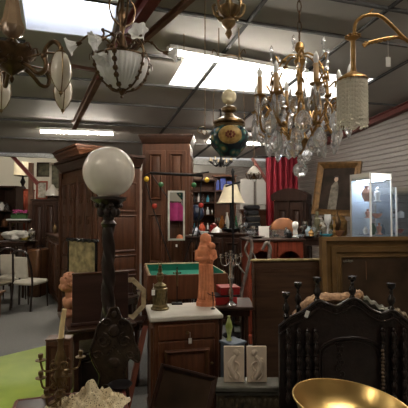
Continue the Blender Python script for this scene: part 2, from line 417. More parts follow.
def armoire(label, pL, pR, h, d, m, mh, rows=((.08, .44), (.5, .92)), leaves=2, side=(.07, .3, .52, .74, .94), ch=.16, co=.09, carve=False, arch=False, name='armoire', cols=1, mc=None):
    loc, rz, w = seat_on(pL, pR); t = thing(name, label, 'armoire', loc, rz)
    hb = h-ch; b_ = MB(); b_.box((0, d/2, hb/2+.04), (w, d, hb-.08), .008)
    for s in (-1, 1):     # side panels, framed
        b_.M = Matrix.Translation((s*w/2, d/2, 0)) @ Matrix.Rotation(s*PI/2, 4, 'Z')
        for a, e in zip(side, side[1:]): rpanel(b_, -d/2+.06, d/2-.06, a*hb+.02, e*hb-.02, 0, .03, .012)
    b_.M = Matrix.Identity(4); b_.build('body', m, t)
    pl = MB(); pl.box((0, d/2-.01, .05), (w+.05, d+.05, .1), .012); pl.build('plinth', m, t)
    c = MB()
    if arch:
        n = 14; out = [(-w/2-.04, hb-.06)]+[(-w/2-.04+(w+.08)*k/n, hb+.03+arch*math.sin(PI*k/n)**.8) for k in range(n+1)]+[(w/2+.04, hb-.06)]
        c.prism(out, -.05, d*.6)
        out = [(x*.94, z-.03) for x, z in out]; c.prism(out, -.07, -.04)
    else: cornice(c, w, d, hb, ch, co)
    c.build('cornice', mc or m, t)
    lw = (w-.10)/leaves
    for i in range(leaves):
        x0 = -w/2+.05+i*lw; x1 = x0+lw; dm = MB(); dm.box(((x0+x1)/2, -.008, hb*.52), (lw-.008, .026, hb*.88), .004)
        k = (lw-.10)/cols
        for j in range(cols):
            for a, e in rows:
                rpanel(dm, x0+.05+j*k+.008, x0+.05+(j+1)*k-.008, a*hb+.03, e*hb-.02, -.021, .028, .014)
                if carve:
                    xx = x0+.05+(j+.5)*k
                    for q in range(3): scroll(dm, xx, hb*(a+(e-a)*(.25+.25*q)), k*.28, -.04, 1.2, .008, 1 if q % 2 else -1, q)
        do = dm.build('door', m, t)
        hm = MB(); hx = x1-.03 if i % 2 == 0 else x0+.03
        hm.sph((hx, -.04, hb*.47), .013, 8); hm.box((hx, -.024, hb*.47), (.02, .008, .09), .003); hm.build('handle', M_bronzeb, do)
    if carve:
        for s in (-1, 1):
            cm = MB(); cm.lathe([(.0, .1), (.03, .1), (.022, .2), (.026, hb*.3), (.02, hb*.5), (.028, hb*.7), (.022, hb*.9), (.034, hb), (0, hb)], 12, (s*(w/2-.02), -.03, 0)); cm.build('column', m, t)
    return t
Vx = lambda x, y: Vector((x, y, 0))
armoire('dark carved armoire beside the white globe lamp, its doors facing the left aisle', Vx(-2.24, 6.3), Vx(-1.38, 5.2), 2.42, .62, M_wmid, M_wmidh, rows=((.05, .36), (.42, .93)), leaves=2, cols=2, carve=True, ch=.17, co=.1, side=(.06, .26, .36, .48, .72, .92), mc=M_wdark)
armoire('tallest dark armoire with a red-brown frieze, behind the carved one', Vx(-3.22, 8.85), Vx(-2.44, 7.85), 2.98, .75, M_wmid, M_wmidh, rows=((.05, .4), (.46, .94)), ch=.2, co=.14, mc=M_wmid)
armoire('tall two-door armoire with long raised panels behind the coat rack', Vx(-.89, 5.75), Vx(-.2, 5.72), 2.76, .5, M_wmid, M_wmidh, rows=((.06, .30), (.34, .62), (.68, .95)), ch=.13, co=.05, mc=M_wdark)
# low cupboard along the aisle
def cupboard(name, label, cat, pL, pR, h, d, m, doors=2, drawers=0, top_m=None, th=.035, over=.03, knob=None):
    knob = knob or M_bronze
    loc, rz, w = seat_on(pL, pR); t = thing(name, label, cat, loc, rz)
    b_ = MB(); b_.box((0, d/2, (h-th)/2+.03), (w, d, h-th-.06), .006)
    for s in (-1, 1): b_.box((s*(w/2-.03), .02, .03), (.06, .05, .07), .006)
    b_.box((0, d/2, .06), (w+.03, d+.03, .06), .01)
    for s in (-1, 1):
        b_.M = Matrix.Translation((s*w/2, d/2, 0)) @ Matrix.Rotation(s*PI/2, 4, 'Z'); rpanel(b_, -d/2+.04, d/2-.04, .12, h-th-.06, 0, .025, .01)
    b_.M = Matrix.Identity(4); b_.build('body', m, t)
    tp = MB(); tp.box((0, d/2-over/2, h-th/2), (w+2*over, d+over, th), .008); tp.build('top', top_m or m, t)
    zt = h-th; dh = .13 if drawers else .02
    for i in range(drawers):
        lw = (w-.06)/drawers; x0 = -w/2+.03+i*lw; q = MB(); q.box((x0+lw/2, -.008, zt-.02-dh/2), (lw-.01, .024, dh-.02), .005)
        o = q.build('drawer', m, t); k = MB(); k.lathe([(0, 0), (.008, 0), (.006, .012), (.014, .02), (.012, .028), (0, .03)], 10); ko = k.build('knob', knob or M_brass, o); ko.location = (x0+lw/2, -.02, zt-.02-dh/2); ko.rotation_euler = (PI/2, 0, 0)
    for i in range(doors):
        lw = (w-.06)/doors; x0 = -w/2+.03+i*lw; z0 = .11; z1 = zt-.02-dh
        q = MB(); q.box((x0+lw/2, -.008, (z0+z1)/2), (lw-.01, .024, z1-z0), .005); rpanel(q, x0+.05, x0+lw-.05, z0+.06, z1-.06, -.02, .035, .016)
        o = q.build('door', m, t); k = MB(); k.sph((x0+(lw-.03 if i % 2 == 0 else .03), -.03, (z0+z1)/2+.1), .012, 8); k.build('knob', knob or M_brass, o)
    return t
cupboard('sideboard', 'long low brown cupboard along the left aisle behind the tapestry screen', 'sideboard', Vx(-3.36, 8.6), Vx(-2.47, 6.9), 1.22, .26, M_wmid, 3, 0)
def ptag(parent, loc, s=1.):
    m = MB(); m.box((loc[0], loc[1], loc[2]-.03*s), (.022*s, .002, .036*s)); o = m.build('price_tag', M_paper, parent, smooth=False)
    m = MB(); m.tube([(loc[0], loc[1], loc[2]-.012*s), (loc[0], loc[1], loc[2]+.03*s)], .001, 4); m.build('string', M_paper, o)

# marble-topped bedside cabinet
t = cupboard('bedside_cabinet', 'brown wooden bedside cabinet with a cream marble top', 'cabinet', Vx(-.372, 2.97), Vx(.112, 3.075), .85, .42, M_cab, 1, 1, M_marble, .035, .03)
ptag(t, (.02, -.035, .70), 1.1)

# red sideboard with two arched openings
P0 = W(248, 239, 5.0); P1 = W(303, 236, 5.05)
loc, rz, w = seat_on(P0, P1)
t = thing('sideboard', 'red mahogany sideboard with two dark arched openings, glassware on top', 'sideboard', loc, rz)
b_ = MB(); H = 1.31; out_h = .62
b_.box((0, .25, .45), (w, .5, .72), .01)
b_.box((0, .47, 1.02), (w, .03, .5)); 
for x in (-w/2+.02, 0, w/2-.02): b_.box((x, .23, 1.03), (.045, .46, .46), .004)
for s in (-1, 1):     # arched fronts of the two openings
    cx = s*w/4; aw = w/4-.03; n = 10
    top = 1.27; base = .81; sp = 1.02
    arc = [(cx-aw*math.cos(PI*k/n), sp+.13*math.sin(PI*k/n)) for k in range(n+1)]
    for (x0, z0), (x1, z1) in zip(arc, arc[1:]): b_.prism([(x0, z0), (x1, z1), (x1, top), (x0, top)], -.012, .015)
for s in (-1, 1): b_.box((s*(w/2-.03), .0, .06), (.06, .06, .12), .01)
b_.build('body', M_wred, t)
m = MB(); m.box((0, .24, 1.285), (w+.06, .56, .035), .01); m.build('top', M_wdark, t)
for s in (-1, 1):
    m = MB(); m.box((s*w/4, .2, .85), (w/2-.07, .36, .03)); m.build('shelf', M_wtan, t)
    m = MB(); m.box((s*w/4, -.008, .45), (w/2-.06, .022, .6), .005); rpanel(m, s*w/4-w/4+.08, s*w/4+w/4-.08, .22, .68, -.02, .03, .014); m.build('door', M_wred, t)

# dark counter and long table behind
P0 = W(204, 232, 6.0); P1 = W(244, 237, 5.7)
cupboard('counter', 'long dark wooden counter behind the terracotta statue', 'counter', Vx(P0.x, P0.y), Vx(P1.x, P1.y), 1.34, .5, M_wdark, 2, 0)
def table(name, label, cat, loc, rz, w, d, h, m, leg=.05, th=.04, apron=.09, turned=False, mtop=None):
    t = thing(name, label, cat, loc, rz)
    q = MB(); q.box((0, 0, h-th/2), (w, d, th), .008); q.build('tabletop', mtop or m, t)
    q = MB(); q.box((0, 0, h-th-apron/2), (w-.08, d-.08, apron)); q.build('apron', m, t)
    for sx in (-1, 1):
        for sy in (-1, 1):
            q = MB(); lh = h-th-apron*.2
            if turned: q.lathe([(0, 0), (leg*.4, 0), (leg*.5, .06), (leg*.3, .12), (leg*.55, lh*.4), (leg*.35, lh*.6), (leg*.5, lh*.75), (leg*.5, lh), (0, lh)], 10, (sx*(w/2-.07), sy*(d/2-.07), 0))
            else: q.box((sx*(w/2-.07), sy*(d/2-.07), lh/2), (leg, leg, lh), .006)
            q.build('leg', m, t)
    return t
table('table', 'long dark display table crowded with glass, under the portrait', 'table', (1.42, 6.6, 0), .0, 1.3, .66, 1.25, M_wdark)
table('table', 'dark display table of bric-a-brac beneath the cream bell lampshade', 'table', (.42, 7.2, 0), 0, .9, .7, 1.25, M_wdark)
# small armoire with arched top
armoire('dark armoire with an arched top beside the red curtain', Vx(1.36, 7.8), Vx(1.92, 7.5), 2.02, .42, M_wdark, M_wdarkh, rows=((.06, .4), (.46, .88)), ch=.06, arch=.12)

# open bookcase of bottles
P0 = W(186, 180, 8.0); P1 = W(216, 180, 8.0)
def bookcase(label, x0, x1, y, h, d, m, shelves, name='bookcase', rz=0., cat='bookcase'):
    w = x1-x0; t = thing(name, label, cat, ((x0+x1)/2, y, 0), rz)
    q = MB()
    for s in (-1, 1): q.box((s*(w/2-.015), d/2, h/2), (.03, d, h))
    q.box((0, d-.01, h/2), (w-.04, .02, h-.02)); q.box((0, d/2, h-.015), (w+.04, d+.03, .04), .006); q.box((0, d/2, .04), (w, d, .08)); q.build('carcass', m, t)
    for z in shelves: q = MB(); q.box((0, d/2, z), (w-.06, d-.02, .022)); q.build('shelf', m, t)
    return t
bookcase('red-brown bookcase of small bottles behind the yellow-balled coat rack end', P0.x, P1.x, 8.0, 2.32, .32, M_wmidh, (.4, .85, 1.3, 1.6, 1.85, 2.08))
k = 0
for z in (1.3, 1.6, 1.85):
    for i in range(6):
        m = MB(); h = random.uniform(.12, .2); r = random.uniform(.018, .034)
        m.lathe([(0, 0), (r, 0), (r, h*.55), (r*.4, h*.75), (r*.4, h), (0, h)], 10)
        o = m.build('bottle', (M_silver, M_clear, M_black, M_teal, M_white)[k % 5]); k += random.choice((1, 2, 3))
        tag(o, 'small bottle on the '+{1.3: 'lowest visible', 1.6: 'middle', 1.85: 'upper'}[z]+' shelf of the red-brown bookcase', 'bottle', 'bottles on the '+{1.3: 'lowest visible', 1.6: 'middle', 1.85: 'upper'}[z]+' bookcase shelf')
        place(o, (P0.x+.075+i*(P1.x-P0.x-.15)/5, 8.1+.05*(i % 2), z+.012))
# blue-backed shelf unit
P0 = W(213, 172, 9.0); P1 = W(236, 172, 9.0)
bookcase('brown shelf unit with blue boxes behind the cream bell lampshade', P0.x, P1.x, 9.0, 2.5, .3, M_wmid, (.5, 1.0, 1.5, 2.15), rz=0)
for i, (px, w_, h_) in enumerate(((217, .10, .22), (223, .12, .28), (230, .15, .2))):
    m = MB(); m.box((0, 0, h_/2), (w_, .14, h_), .006); o = m.build('storage_box', mat('deep blue card', (.03, .05, .22), .6)); tag(o, ('narrow', 'tall', 'wide')[i]+' blue box on the brown shelf unit above the bell lampshade', 'box'); p = W(px, 180, 9.12); place(o, (p.x, 9.12, 2.165))
# white wall cabinets on the tan wall
for i, (a, b_) in enumerate(((240.5, 254), (256, 270))):
    p = W(a, 179, 11.4); q = W(b_, 179, 11.4); w = q.x-p.x; z0 = W(a, 205, 11.4).z; h = p.z-z0
    t = thing('wall_cabinet', ('left', 'right')[i]+' one of the two pale white tall cabinets on the tan wall', 'cabinet', ((p.x+q.x)/2, 11.4, 0), 0)
    m = MB(); m.box((0, .1, z0+h/2), (w, .2, h), .01); m.box((0, .12, z0/2), (w, .16, z0), .01); m.build('body', M_wallw, t)
    m = MB(); m.box((0, -.01, z0+h/2), (w-.05, .02, h-.05), .005); m.build('door', M_white, t)
    m = MB(); m.box((0, -.01, z0*.55), (w-.05, .03, z0*.6), .005); m.build('drawer_front', M_wmid, t)
# small dark picture under the beam
def picture(label, pts, cw, m_frame, m_can, fw=.03, name='framed_picture', cat='picture', rot=(0,0,0), loc=(0,0,0), w=.4, h=.3, dep=.03, extra=None):
    t = thing(name, label, cat, loc, rot=rot)
    q = MB(); q.frame(w, h, fw, dep); q.build('frame', m_frame, t)
    q = MB(); q.box((0, -.004, h/2), (w-fw, .008, h-fw)); o = q.build('canvas', m_can, t, smooth=False)
    return t
M_can = mat('dim landscape painting', (.05, .055, .04), .5, scale=9, c2=(.20, .19, .12))
M_canb = mat('dark brown canvas', (.024, .014, .008), .7, scale=4, c2=(.06, .034, .018), spec=.2)
M_canp = mat('olive and rose painting', (.02, .017, .013), .8, scale=4, c2=(.05, .034, .027), spec=.15)
p = W(249, 165, 10.6)
picture('small dark picture high up beneath the grey beam', 0, 0, M_goldd, M_can, .03, loc=(p.x, 10.6, p.z-.07), w=.34, h=.17)

# portrait painting leaning, carved gilt frame
p = W(336, 217, 7.0); q = W(348, 163, 7.0)
t = thing('portrait_painting', 'oil portrait of a pale standing figure in a carved gilt frame, tilted', 'painting', (W(333.5, 216, 7.).x, 7.0, W(337, 216, 7.).z), rot=(-.22, R(3), R(-38)))
w, h = .78, .98
m = MB(); m.frame(w, h, .11, .06)
for k in range(11):
    for s in (-1, 1): scroll(m, s*(w/2-.04), .06+k*(h-.12)/10, .035, -.05, 1.1, .008, s, k)
for k in range(7):
    for zz in (.04, h-.04): scroll(m, -w/2+.1+k*(w-.2)/6, zz, .035, -.05, 1.1, .008, 1, k)
m.build('frame', M_goldd, t)
m = MB(); m.box((0, -.008, h/2), (w-.12, .012, h-.12)); cv = m.build('canvas', M_canp, t, smooth=False)
# painted figure: thin raised paint shapes
def flat(mb, pts, y0=-.0145, y1=-.0165): mb.prism(pts, y0, y1)
m = MB(); flat(m, [(-.12, .1), (.03, .1), (.04, .35), (.03, .54), (-.0, .62), (-.05, .62), (-.10, .54), (-.115, .35)]); m.build('painted_robe', mat('painted grey robe', (.10, .09, .07), .7, scale=14, c2=(.24, .21, .17), spec=.2), cv)
m = MB(); flat(m, [(-.025+.035*math.cos(a*PI/8), .665+.046*math.sin(a*PI/8)) for a in range(16)], -.0145, -.017); m.build('painted_face', mat('painted skin', (.45, .30, .22), .5), cv)
m = MB(); flat(m, [(-.062, .665), (-.067, .715), (-.025, .735), (.015, .715), (.015, .665), (-.0, .70), (-.045, .70)], -.017, -.019); m.build('painted_hair', mat('painted hair', (.03, .02, .015), .5), cv)

# display cabinets of glass
M_whmet = mat('white enamelled metal', (.78, .78, .76), .35, var=.02)
M_grmet = mat('grey champagne metal', (.34, .32, .27), .4, var=.05)
M_vglass = mat('faintly blue cabinet glass', (.86, .91, .96), .04, var=.01, trans=.93, ior=1.05)
M_vback = mat('pale blue cabinet back', (.52, .60, .70), .3, var=.04)
def vitrine(label, pc, w, h, rz, shelves, lit=True, back=True):
    t = thing('display_cabinet', label, 'display cabinet', pc, rz)
    def edge(x, y, m_, r=.012): q = MB(); q.box((x, y, h/2), (r*2, r*2, h), .003); q.build('post', m_, t)
    hw = w/2
    for x, y in ((-hw, -hw), (hw, -hw), (-hw, hw), (hw, hw)): edge(x, y, M_whmet if (x, y) != (-hw, hw) else M_grmet)
    q = MB(); q.box((0, 0, h-.05), (w, w, .10), .004); q.build('canopy', M_grmet, t)
    if lit:
        q = MB(); q.box((0, -hw-.006, h-.055), (w-.05, .012, .085)); q.build('light_box', emat('backlit white header', (1, .98, .92), .9), t)
        q = MB(); q.box((0, 0, h-.105), (w*.7, w*.7, .01)); q.build('downlight', emat('cool cabinet light', (.78, .88, 1), 9.0), t)
    q = MB(); q.box((0, 0, .35), (w, w, .7), .004); q.build('base', M_grmet, t)
    if back:
        q = MB(); q.box((0, hw, (h+.7)/2), (w-.03, .01, h-.8)); q.build('back_panel', M_vback, t)
    for (x, y, sx, sy) in ((0, -hw, w-.04, .005), (-hw, 0, .005, w-.04), (hw, 0, .005, w-.04)):
        q = MB(); q.box((x, y, (h+.6)/2), (sx, sy, h-.72)); q.build('glass_pane', M_vglass, t)
    for z in shelves:
        q = MB(); q.box((0, 0, z), (w-.06, w-.06, .008)); q.build('glass_shelf', M_vglass, t)
    return t
VC = Vector((W(370.7, 200, 6.2).x, 6.2, 0))
vitrine('tall glass display cabinet with a white lit header, beside the portrait', VC, .405, 2.235, R(22), (1.3, 1.55, 1.80))
VD = Vector((W(405, 200, 6.3).x, 6.6, 0))
vitrine('lower bluish glass display cabinet at the right edge', VD, .44, 2.04, R(20), (1.3, 1.55, 1.80), lit=False)
q = MB(); 
# red curtain
p0 = W(266, 195, 9.0); p1 = W(298, 195, 9.0); m = MB(); n = 60; z0, z1 = .3, W(280, 157, 9.0).z
for s in (0, .012):
    rows = [[m.v((p0.x+(p1.x-p0.x)*i/n, 9.0+s+.05*math.sin(i*.62)+.02*math.sin(i*1.7+k), z0+(z1-z0)*k/8)) for i in range(n+1)] for k in range(9)]
    for a, b_ in zip(rows, rows[1:]):
        for i in range(n): m.f([a[i], a[i+1], b_[i+1], b_[i]])
o = m.build('curtain', mat('crimson velvet', (.21, .012, .025), .8, var=.15, scale=5)); tag(o, 'crimson velvet curtain hanging beneath the beam behind the arched armoire', 'curtain')
m = MB(); m.M = Matrix.Rotation(PI/2, 4, 'Y'); m.lathe([(0, p0.x-.2), (.018, p0.x-.2), (.018, p1.x+.1), (0, p1.x+.1)], 10, (-z1-.01, 9.0, 0)); o = m.build('curtain_rail', M_iron); tag(o, 'black rail carrying the crimson curtain', 'curtain rail')

# ================================================================ foreground furniture
# globe lamp on a twisted column
gp = W(109, 172, 2.3)
t = thing('floor_lamp', 'black floor lamp with a twisted column and a big white glass globe', 'lamp', (gp.x, 2.3, 0))
m = MB(); m.lathe([(0, 0), (.16, 0), (.17, .03), (.15, .06), (.07, .09), (.05, .14), (.06, .2), (.035, .24), (0, .24)], 24); m.build('base', M_wblack, t)
m = MB(); zs = [.22+i*.009 for i in range(148)]
m.lathe([(0, .22)]+[(.031+.004*math.sin((z-.22)/1.33*PI), z) for z in zs]+[(0, 1.555)], 24, (0, 0, 0), 3, .17, 40); m.build('twisted_column', M_wblack, t, angle=70)
m = MB(); m.lathe([(0, 1.53), (.035, 1.53), (.045, 1.55), (.03, 1.57), (.034, 1.6), (.06, 1.635), (.058, 1.655), (.083, 1.678), (.10, 1.688), (.10, 1.703), (0, 1.703)], 24)
for k in range(8):
    a = k*PI/4; m.sph((.05*math.cos(a), .05*math.sin(a), 1.615), .02, 8, (1, 1, 1.4)); m.sph((.066*math.cos(a+.4), .066*math.sin(a+.4), 1.655), .016, 8)
m.build('capital', M_wblack, t)
m = MB(); m.lathe([(.06, 1.70), (.062, 1.725), (.05, 1.735)], 28); R0 = .147; zc_ = gp.z
m.lathe([(R0*math.sin(a), zc_-R0*math.cos(a)) for a in [PI*k/30 for k in range(3, 31)]], 40); m.build('globe', M_opal, t)

M_carve = mat('dark brown carved wood', (.032, .020, .013), .27, var=.4, scale=14, bump=.3, bscale=40)
# carved dark chair back / shield with scrolls
def bp(px, py, Y): return W(px, py, Y)
t = thing('carved_chair', 'dark chair with an ornately carved pierced back, at the foot of the globe lamp', 'chair', (W(114, 380, 2.12).x, 2.12, 0), R(6))
k_ = 2.12/400
def lz(py): return W(114, py, 2.12).z
out = [(-.018, lz(308)), (.018, lz(308)), (.04, lz(318)), (.085, lz(324)), (.105, lz(342)), (.13, lz(352)), (.125, lz(362)), (.08, lz(358)), (.055, lz(372)), (.075, lz(392)), (.06, lz(410)), (-.06, lz(410)), (-.08, lz(390)), (-.07, lz(374)), (-.10, lz(362)), (-.12, lz(350)), (-.10, lz(338)), (-.08, lz(324)), (-.04, lz(317))]
oc = curve([(x, 0, z) for x, z in out]+[(out[0][0], 0, out[0][1])], 4)
m = MB(); m.prism([(p.x, p.z) for p in oc[:-1]], -.012, .02)
m.tube([(p.x, -.014, p.z) for p in oc], .006, 6)
for s in (-1, 1):
    scroll(m, s*.055, lz(340), .04, -.014, 1.5, .007, s, PI/2); scroll(m, s*.04, lz(322), .025, -.014, 1.3, .006, -s, 0); scroll(m, s*.04, lz(388), .034, -.014, 1.4, .006, s, -PI/2); scroll(m, s*.085, lz(354), .026, -.014, 1.2, .006, -s, 0)
m.sph((0, -.012, lz(330)), .03, 12, (1, .45, 1.2)); m.sph((0, -.012, lz(362)), .028, 12, (1.2, .3, 1)); m.sph((0, -.012, lz(314)), .018, 10, (1, .5, 1.2))
for k in range(7): m.sph((-.03+.01*k, -.015, lz(346)-.012*abs(k-3)), .008, 6)
m.build('backrest', M_carve, t)
m = MB(); m.box((0, -.05, .45), (.28, .3, .04), .012); m.build('seat', M_carve, t)
for sx in (-1, 1):
    for sy in (-1, 1):
        q = MB(); q.lathe([(0, 0), (.016, 0), (.026, .06), (.016, .12), (.026, .22), (.018, .36), (.024, .43), (0, .43)], 10, (sx*.13, -.05+sy*.12, 0)); q.build('leg', M_carve, t)
m = MB(); m.box((0, .0, .56), (.10, .03, .26), .01); m.build('back_splat', M_carve, t)

# writing desk with upright panel
Zd = .795
c1 = onz(68, 330, Zd); c2 = onz(53, 306, Zd)
w = 0.50
t = table('side_table', 'dark narrow side table carrying the clay bust and the upright panel', 'table', (-.861, 3.189, 0), R(26), .50, .62, Zd, M_wdark, .04, .03, .06)
p = W(72, 326, 2.92); q = W(128, 324, 3.07)
t = thing('panel', 'plum-brown wooden panel standing upright behind the twisted lamp column', 'panel', (p.x, 2.92, Zd), math.atan2(q.y-p.y, q.x-p.x))
L = math.hypot(q.x-p.x, q.y-p.y); hh = W(72, 275, 2.92).z-Zd
m = MB(); m.box((L/2, 0, hh/2), (L, .02, hh), .004); m.box((L/2, -.002, .012), (L+.02, .05, .024), .006); m.build('board', M_wpanel, t)
m = MB(); m.box((L/2, -.002, hh+.006), (L+.01, .028, .014), .005); m.build('top_edge', M_wmidh, t)
# clay bust of a curly child
p = onz(64, 313, Zd); p = Vector((W(64, 312, 2.98).x, 2.98, Zd)); s = .30
t = thing('bust', 'pale terracotta bust of a curly-haired child beside the plum-brown panel', 'bust', (W(69, 300, 3.22).x, 3.22, Zd), R(-50)); t.scale = (1.2, 1.2, 1.2)
m = MB(); m.lathe([(0, 0), (.05, 0), (.052, .02), (.035, .04), (.03, .06), (0, .06)], 20); m.sph((0, 0, .085), .05, 16, (1.25, .75, .8)); m.sph((-.045, .0, .095), .028, 10); m.sph((.045, 0, .095), .028, 10)
m.tube([(0, .005, .1), (0, -.004, .165)], [.028, .024], 12)
m.sph((0, 0, .215), .056, 18, (.93, 1.02, 1.12)); m.sph((0, -.055, .205), .011, 8, (1, 1.2, 1.3)); m.sph((-.022, -.044, .195), .02, 8); m.sph((.022, -.044, .195), .02, 8); m.sph((0, -.043, .18), .014, 8); m.sph((0, -.052, .188), .007, 6, (1.8, 1, .6))
m.sph((0, -.04, .238), .03, 10, (1.2, .7, .8))
for sx in (-1, 1): m.sph((sx*.053, .005, .208), .013, 8, (.5, 1, 1.4))
m.build('head_and_shoulders', M_terrab, t, remesh=.0045)
m = MB()
for k in range(150):
    u = random.uniform(-.25, 1); a = random.uniform(0, 2*PI); r_ = math.sqrt(1-u*u)
    x, y, z = .056*r_*math.cos(a), .058*r_*math.sin(a), .222+.062*u
    if y < -.03 and z < .25: continue
    m.sph((x, y+.004, z), .0105, 6)
m.build('curly_hair', M_terrab, t, remesh=.004)

# foreground table with a red rim
TZ = .745
t = table('table', 'dark foreground table with a red rim, under the lace cloth', 'table', (-.575, 1.735, 0), R(16), .48, .42, TZ, mat('dark oxblood wood', (.035, .010, .010), .35), .045, .03, .07)
m = MB()
for (x, y, a, b_) in ((0, -.21, .49, .02), (0, .21, .49, .02), (-.24, 0, .02, .42), (.24, 0, .02, .42)): m.box((x, y, TZ-.012), (a, b_, .03), .006)
m.build('rim', mat('worn red varnish', (.13, .03, .02), .4), t)
# wooden box
p = Vector((W(60, 385, 1.98).x, 1.97, TZ)); t = thing('wooden_box', 'small upright brown wooden box behind the bronze candelabrum', 'box', p, R(8))
h = W(60, 338, 1.98).z-TZ
m = MB(); m.box((0, 0, h/2), (.115, .07, h), .004); m.build('body', M_wtan if False else wood('rough brown box wood', (.10, .05, .026)), t)
m = MB(); m.box((0, 0, h+.004), (.12, .075, .01), .003); m.build('lid', wood('rough brown box wood', (.1, .05, .026)), t)
m = MB(); m.frame(.10, h*.85, .012, .0, [(0, 0), (0, -.004), (.012, -.004), (.012, 0)], z0=h*.07); o = m.build('front_moulding', M_wmid, t); o.location = (0, -.035, 0)

# bronze candelabrum with a candle
def cup(mb, x, y, z, s=1.):
    mb.lathe([(0, -.012*s), (.004*s, -.012*s), (.008*s, -.004*s), (.026*s, 0), (.028*s, .004*s), (.009*s, .005*s), (.008*s, .012*s), (.013*s, .018*s), (.013*s, .034*s), (.011*s, .036*s), (0, .036*s)], 12, (x, y, z))
p = Vector((W(61, 392, 1.84).x, 1.83, TZ)); t = thing('candelabrum', 'five-branched dark bronze candelabrum holding one ivory candle', 'candelabrum', p, 0)
zr = lambda py: W(61, py, 1.83).z-TZ
top = zr(340)
m = MB(); m.lathe([(0, 0), (.05, 0), (.052, .008), (.03, .018), (.018, .03), (.024, .05), (.012, .07), (.018, top*.35), (.03, top*.45), (.02, top*.55), (.026, top*.7), (.014, top*.85), (.012, top), (0, top)], 16)
for s in (-1, 1): scroll(m, s*.022, top*.62, .022, -.02, 1.3, .005, s); scroll(m, s*.02, top*.3, .018, -.018, 1.3, .005, -s)
m.build('stem', M_bronze, t)
for k, (dx, dy, pz) in enumerate(((-.082, -.02, 359), (.088, .01, 358), (-.06, -.07, 372), (.052, -.07, 370), (-.03, -.085, 388), (.03, -.08, 388))):
    z1 = zr(pz); m = MB(); m.tube(curve([(0, 0, z1-.03), (dx*.4, dy*.4, z1-.05), (dx*.85, dy*.85, z1-.045), (dx, dy, z1-.01)]), .0045, 6); m.tube(curve([(dx*.3, dy*.3, z1-.045), (dx*.5, dy*.5, z1-.015), (dx*.35, dy*.35, z1)]), .003, 5)
    a = m.build('arm', M_bronze, t); m = MB(); cup(m, dx, dy, z1, .85); m.build('candle_cup', M_bronze, a)
m = MB(); m.lathe([(0, top-.005), (.014, top-.005), (.018, top+.004), (.018, top+.01), (0, top+.01)], 12); m.build('socket', M_bronze, t)
m = MB(); zt = zr(309); m.tube([(0, 0, top), (.006, 0, (top+zt)/2), (.016, 0, zt)], [.0125, .0115, .010], 12); cd = m.build('candle', M_candle, t)
m = MB(); m.tube([(.016, 0, zt), (.017, 0, zt+.01)], .001, 4); m.build('wick', M_black, cd)

from mathutils import noise
# lace cloth heaped on the table
m = MB(); N = 72; c = onz(88, 404, TZ+.02); w_, d_ = .34, .24
def lh(u, v):
    e = 1-max(abs(u), abs(v))**2
    return .006+max(0, e)*(.02+.055*math.exp(-((u-.1)**2*5+(v-.2)**2*4)))+.016*math.sin(11*u+6*v)*e+.014*abs(math.sin(9*v-7*u+2*math.sin(5*u)))*e+(.024*(1-abs(noise.noise(Vector((u*2.6+7, v*2.2, .3)))*2.6))+.013*(1-abs(noise.noise(Vector((u*6, v*6+3, 2.1)))*2.5)))*e-.02*e
g = [[m.v((u*w_/2*(1+.1*math.sin(5*v)), v*d_/2*(1+.12*math.sin(4*u+1)), lh(u, v))) for u in [i*2/N-1 for i in range(N+1)]] for v in [j*2/N-1 for j in range(N+1)]]
for j in range(N):
    for i in range(N): m.f([g[j][i], g[j][i+1], g[j+1][i+1], g[j+1][i]])
mm, nt, b_ = newmat('cream lace'); tc = nt.nodes.new('ShaderNodeTexCoord'); vo = nt.nodes.new('ShaderNodeTexVoronoi'); vo.feature = 'DISTANCE_TO_EDGE'; vo.inputs['Scale'].default_value = 110
nt.links.new(tc.outputs['Object'], vo.inputs['Vector']); rp = nt.nodes.new('ShaderNodeValToRGB'); rp.color_ramp.elements[0].position = .22; rp.color_ramp.elements[1].position = .3; rp.color_ramp.elements[0].color = (1, 1, 1, 1); rp.color_ramp.elements[1].color = (.35, .35, .35, 1)
nt.links.new(vo.outputs[0], rp.inputs[0]); nt.links.new(rp.outputs[0], b_.inputs['Alpha']); b_.inputs['Base Color'].default_value = (.66, .56, .37, 1); b_.inputs['Roughness'].default_value = .8
o = m.build('lace_cloth', mm); tag(o, 'crumpled cream lace cloth heaped on the red-rimmed table', 'cloth'); place(o, (c.x, c.y, TZ), R(12))
sd = o.modifiers.new('solid', 'SOLIDIFY'); sd.thickness = .0015
# small dark dish with a white chip beside the lace
p = onz(126, 393, TZ); m = MB(); m.lathe([(0, 0), (.03, 0), (.055, .012), (.06, .018), (.057, .018), (.03, .006), (0, .006)], 20); o = m.build('dish', M_iron); tag(o, 'small black dish on the table to the right of the lace', 'dish'); place(o, (p.x-.04, p.y+.06, TZ))
m = MB(); m.box((0, 0, .002), (.03, .018, .003)); o = m.build('paper_slip', M_paper); tag(o, 'tiny white paper slip lying right of the lace cloth', 'paper'); place(o, (onz(128, 396, TZ).x, onz(128, 396, TZ).y-.03, TZ), .4)

M_frm = wood('reddish frame wood', (.13, .035, .018))
M_carve = mat('dark brown carved wood', (.030, .019, .013), .27, var=.4, scale=14, bump=.3, bscale=40)
# tall narrow frame seen almost edge-on
a = W(147, 325, 2.55); b_ = W(130, 410, 2.3); 
t = thing('mirror_frame', 'tall reddish wooden frame leaning, seen almost edge-on left of the marble cabinet', 'frame', (W(128, 440, 2.2).x+.005, 2.3, W(128, 440, 2.3).z-.0), rot=(0, 0, 0))
base = Vector((W(124, 440, 2.25).x, 2.25, 0)); top_ = W(148, 326, 2.6)
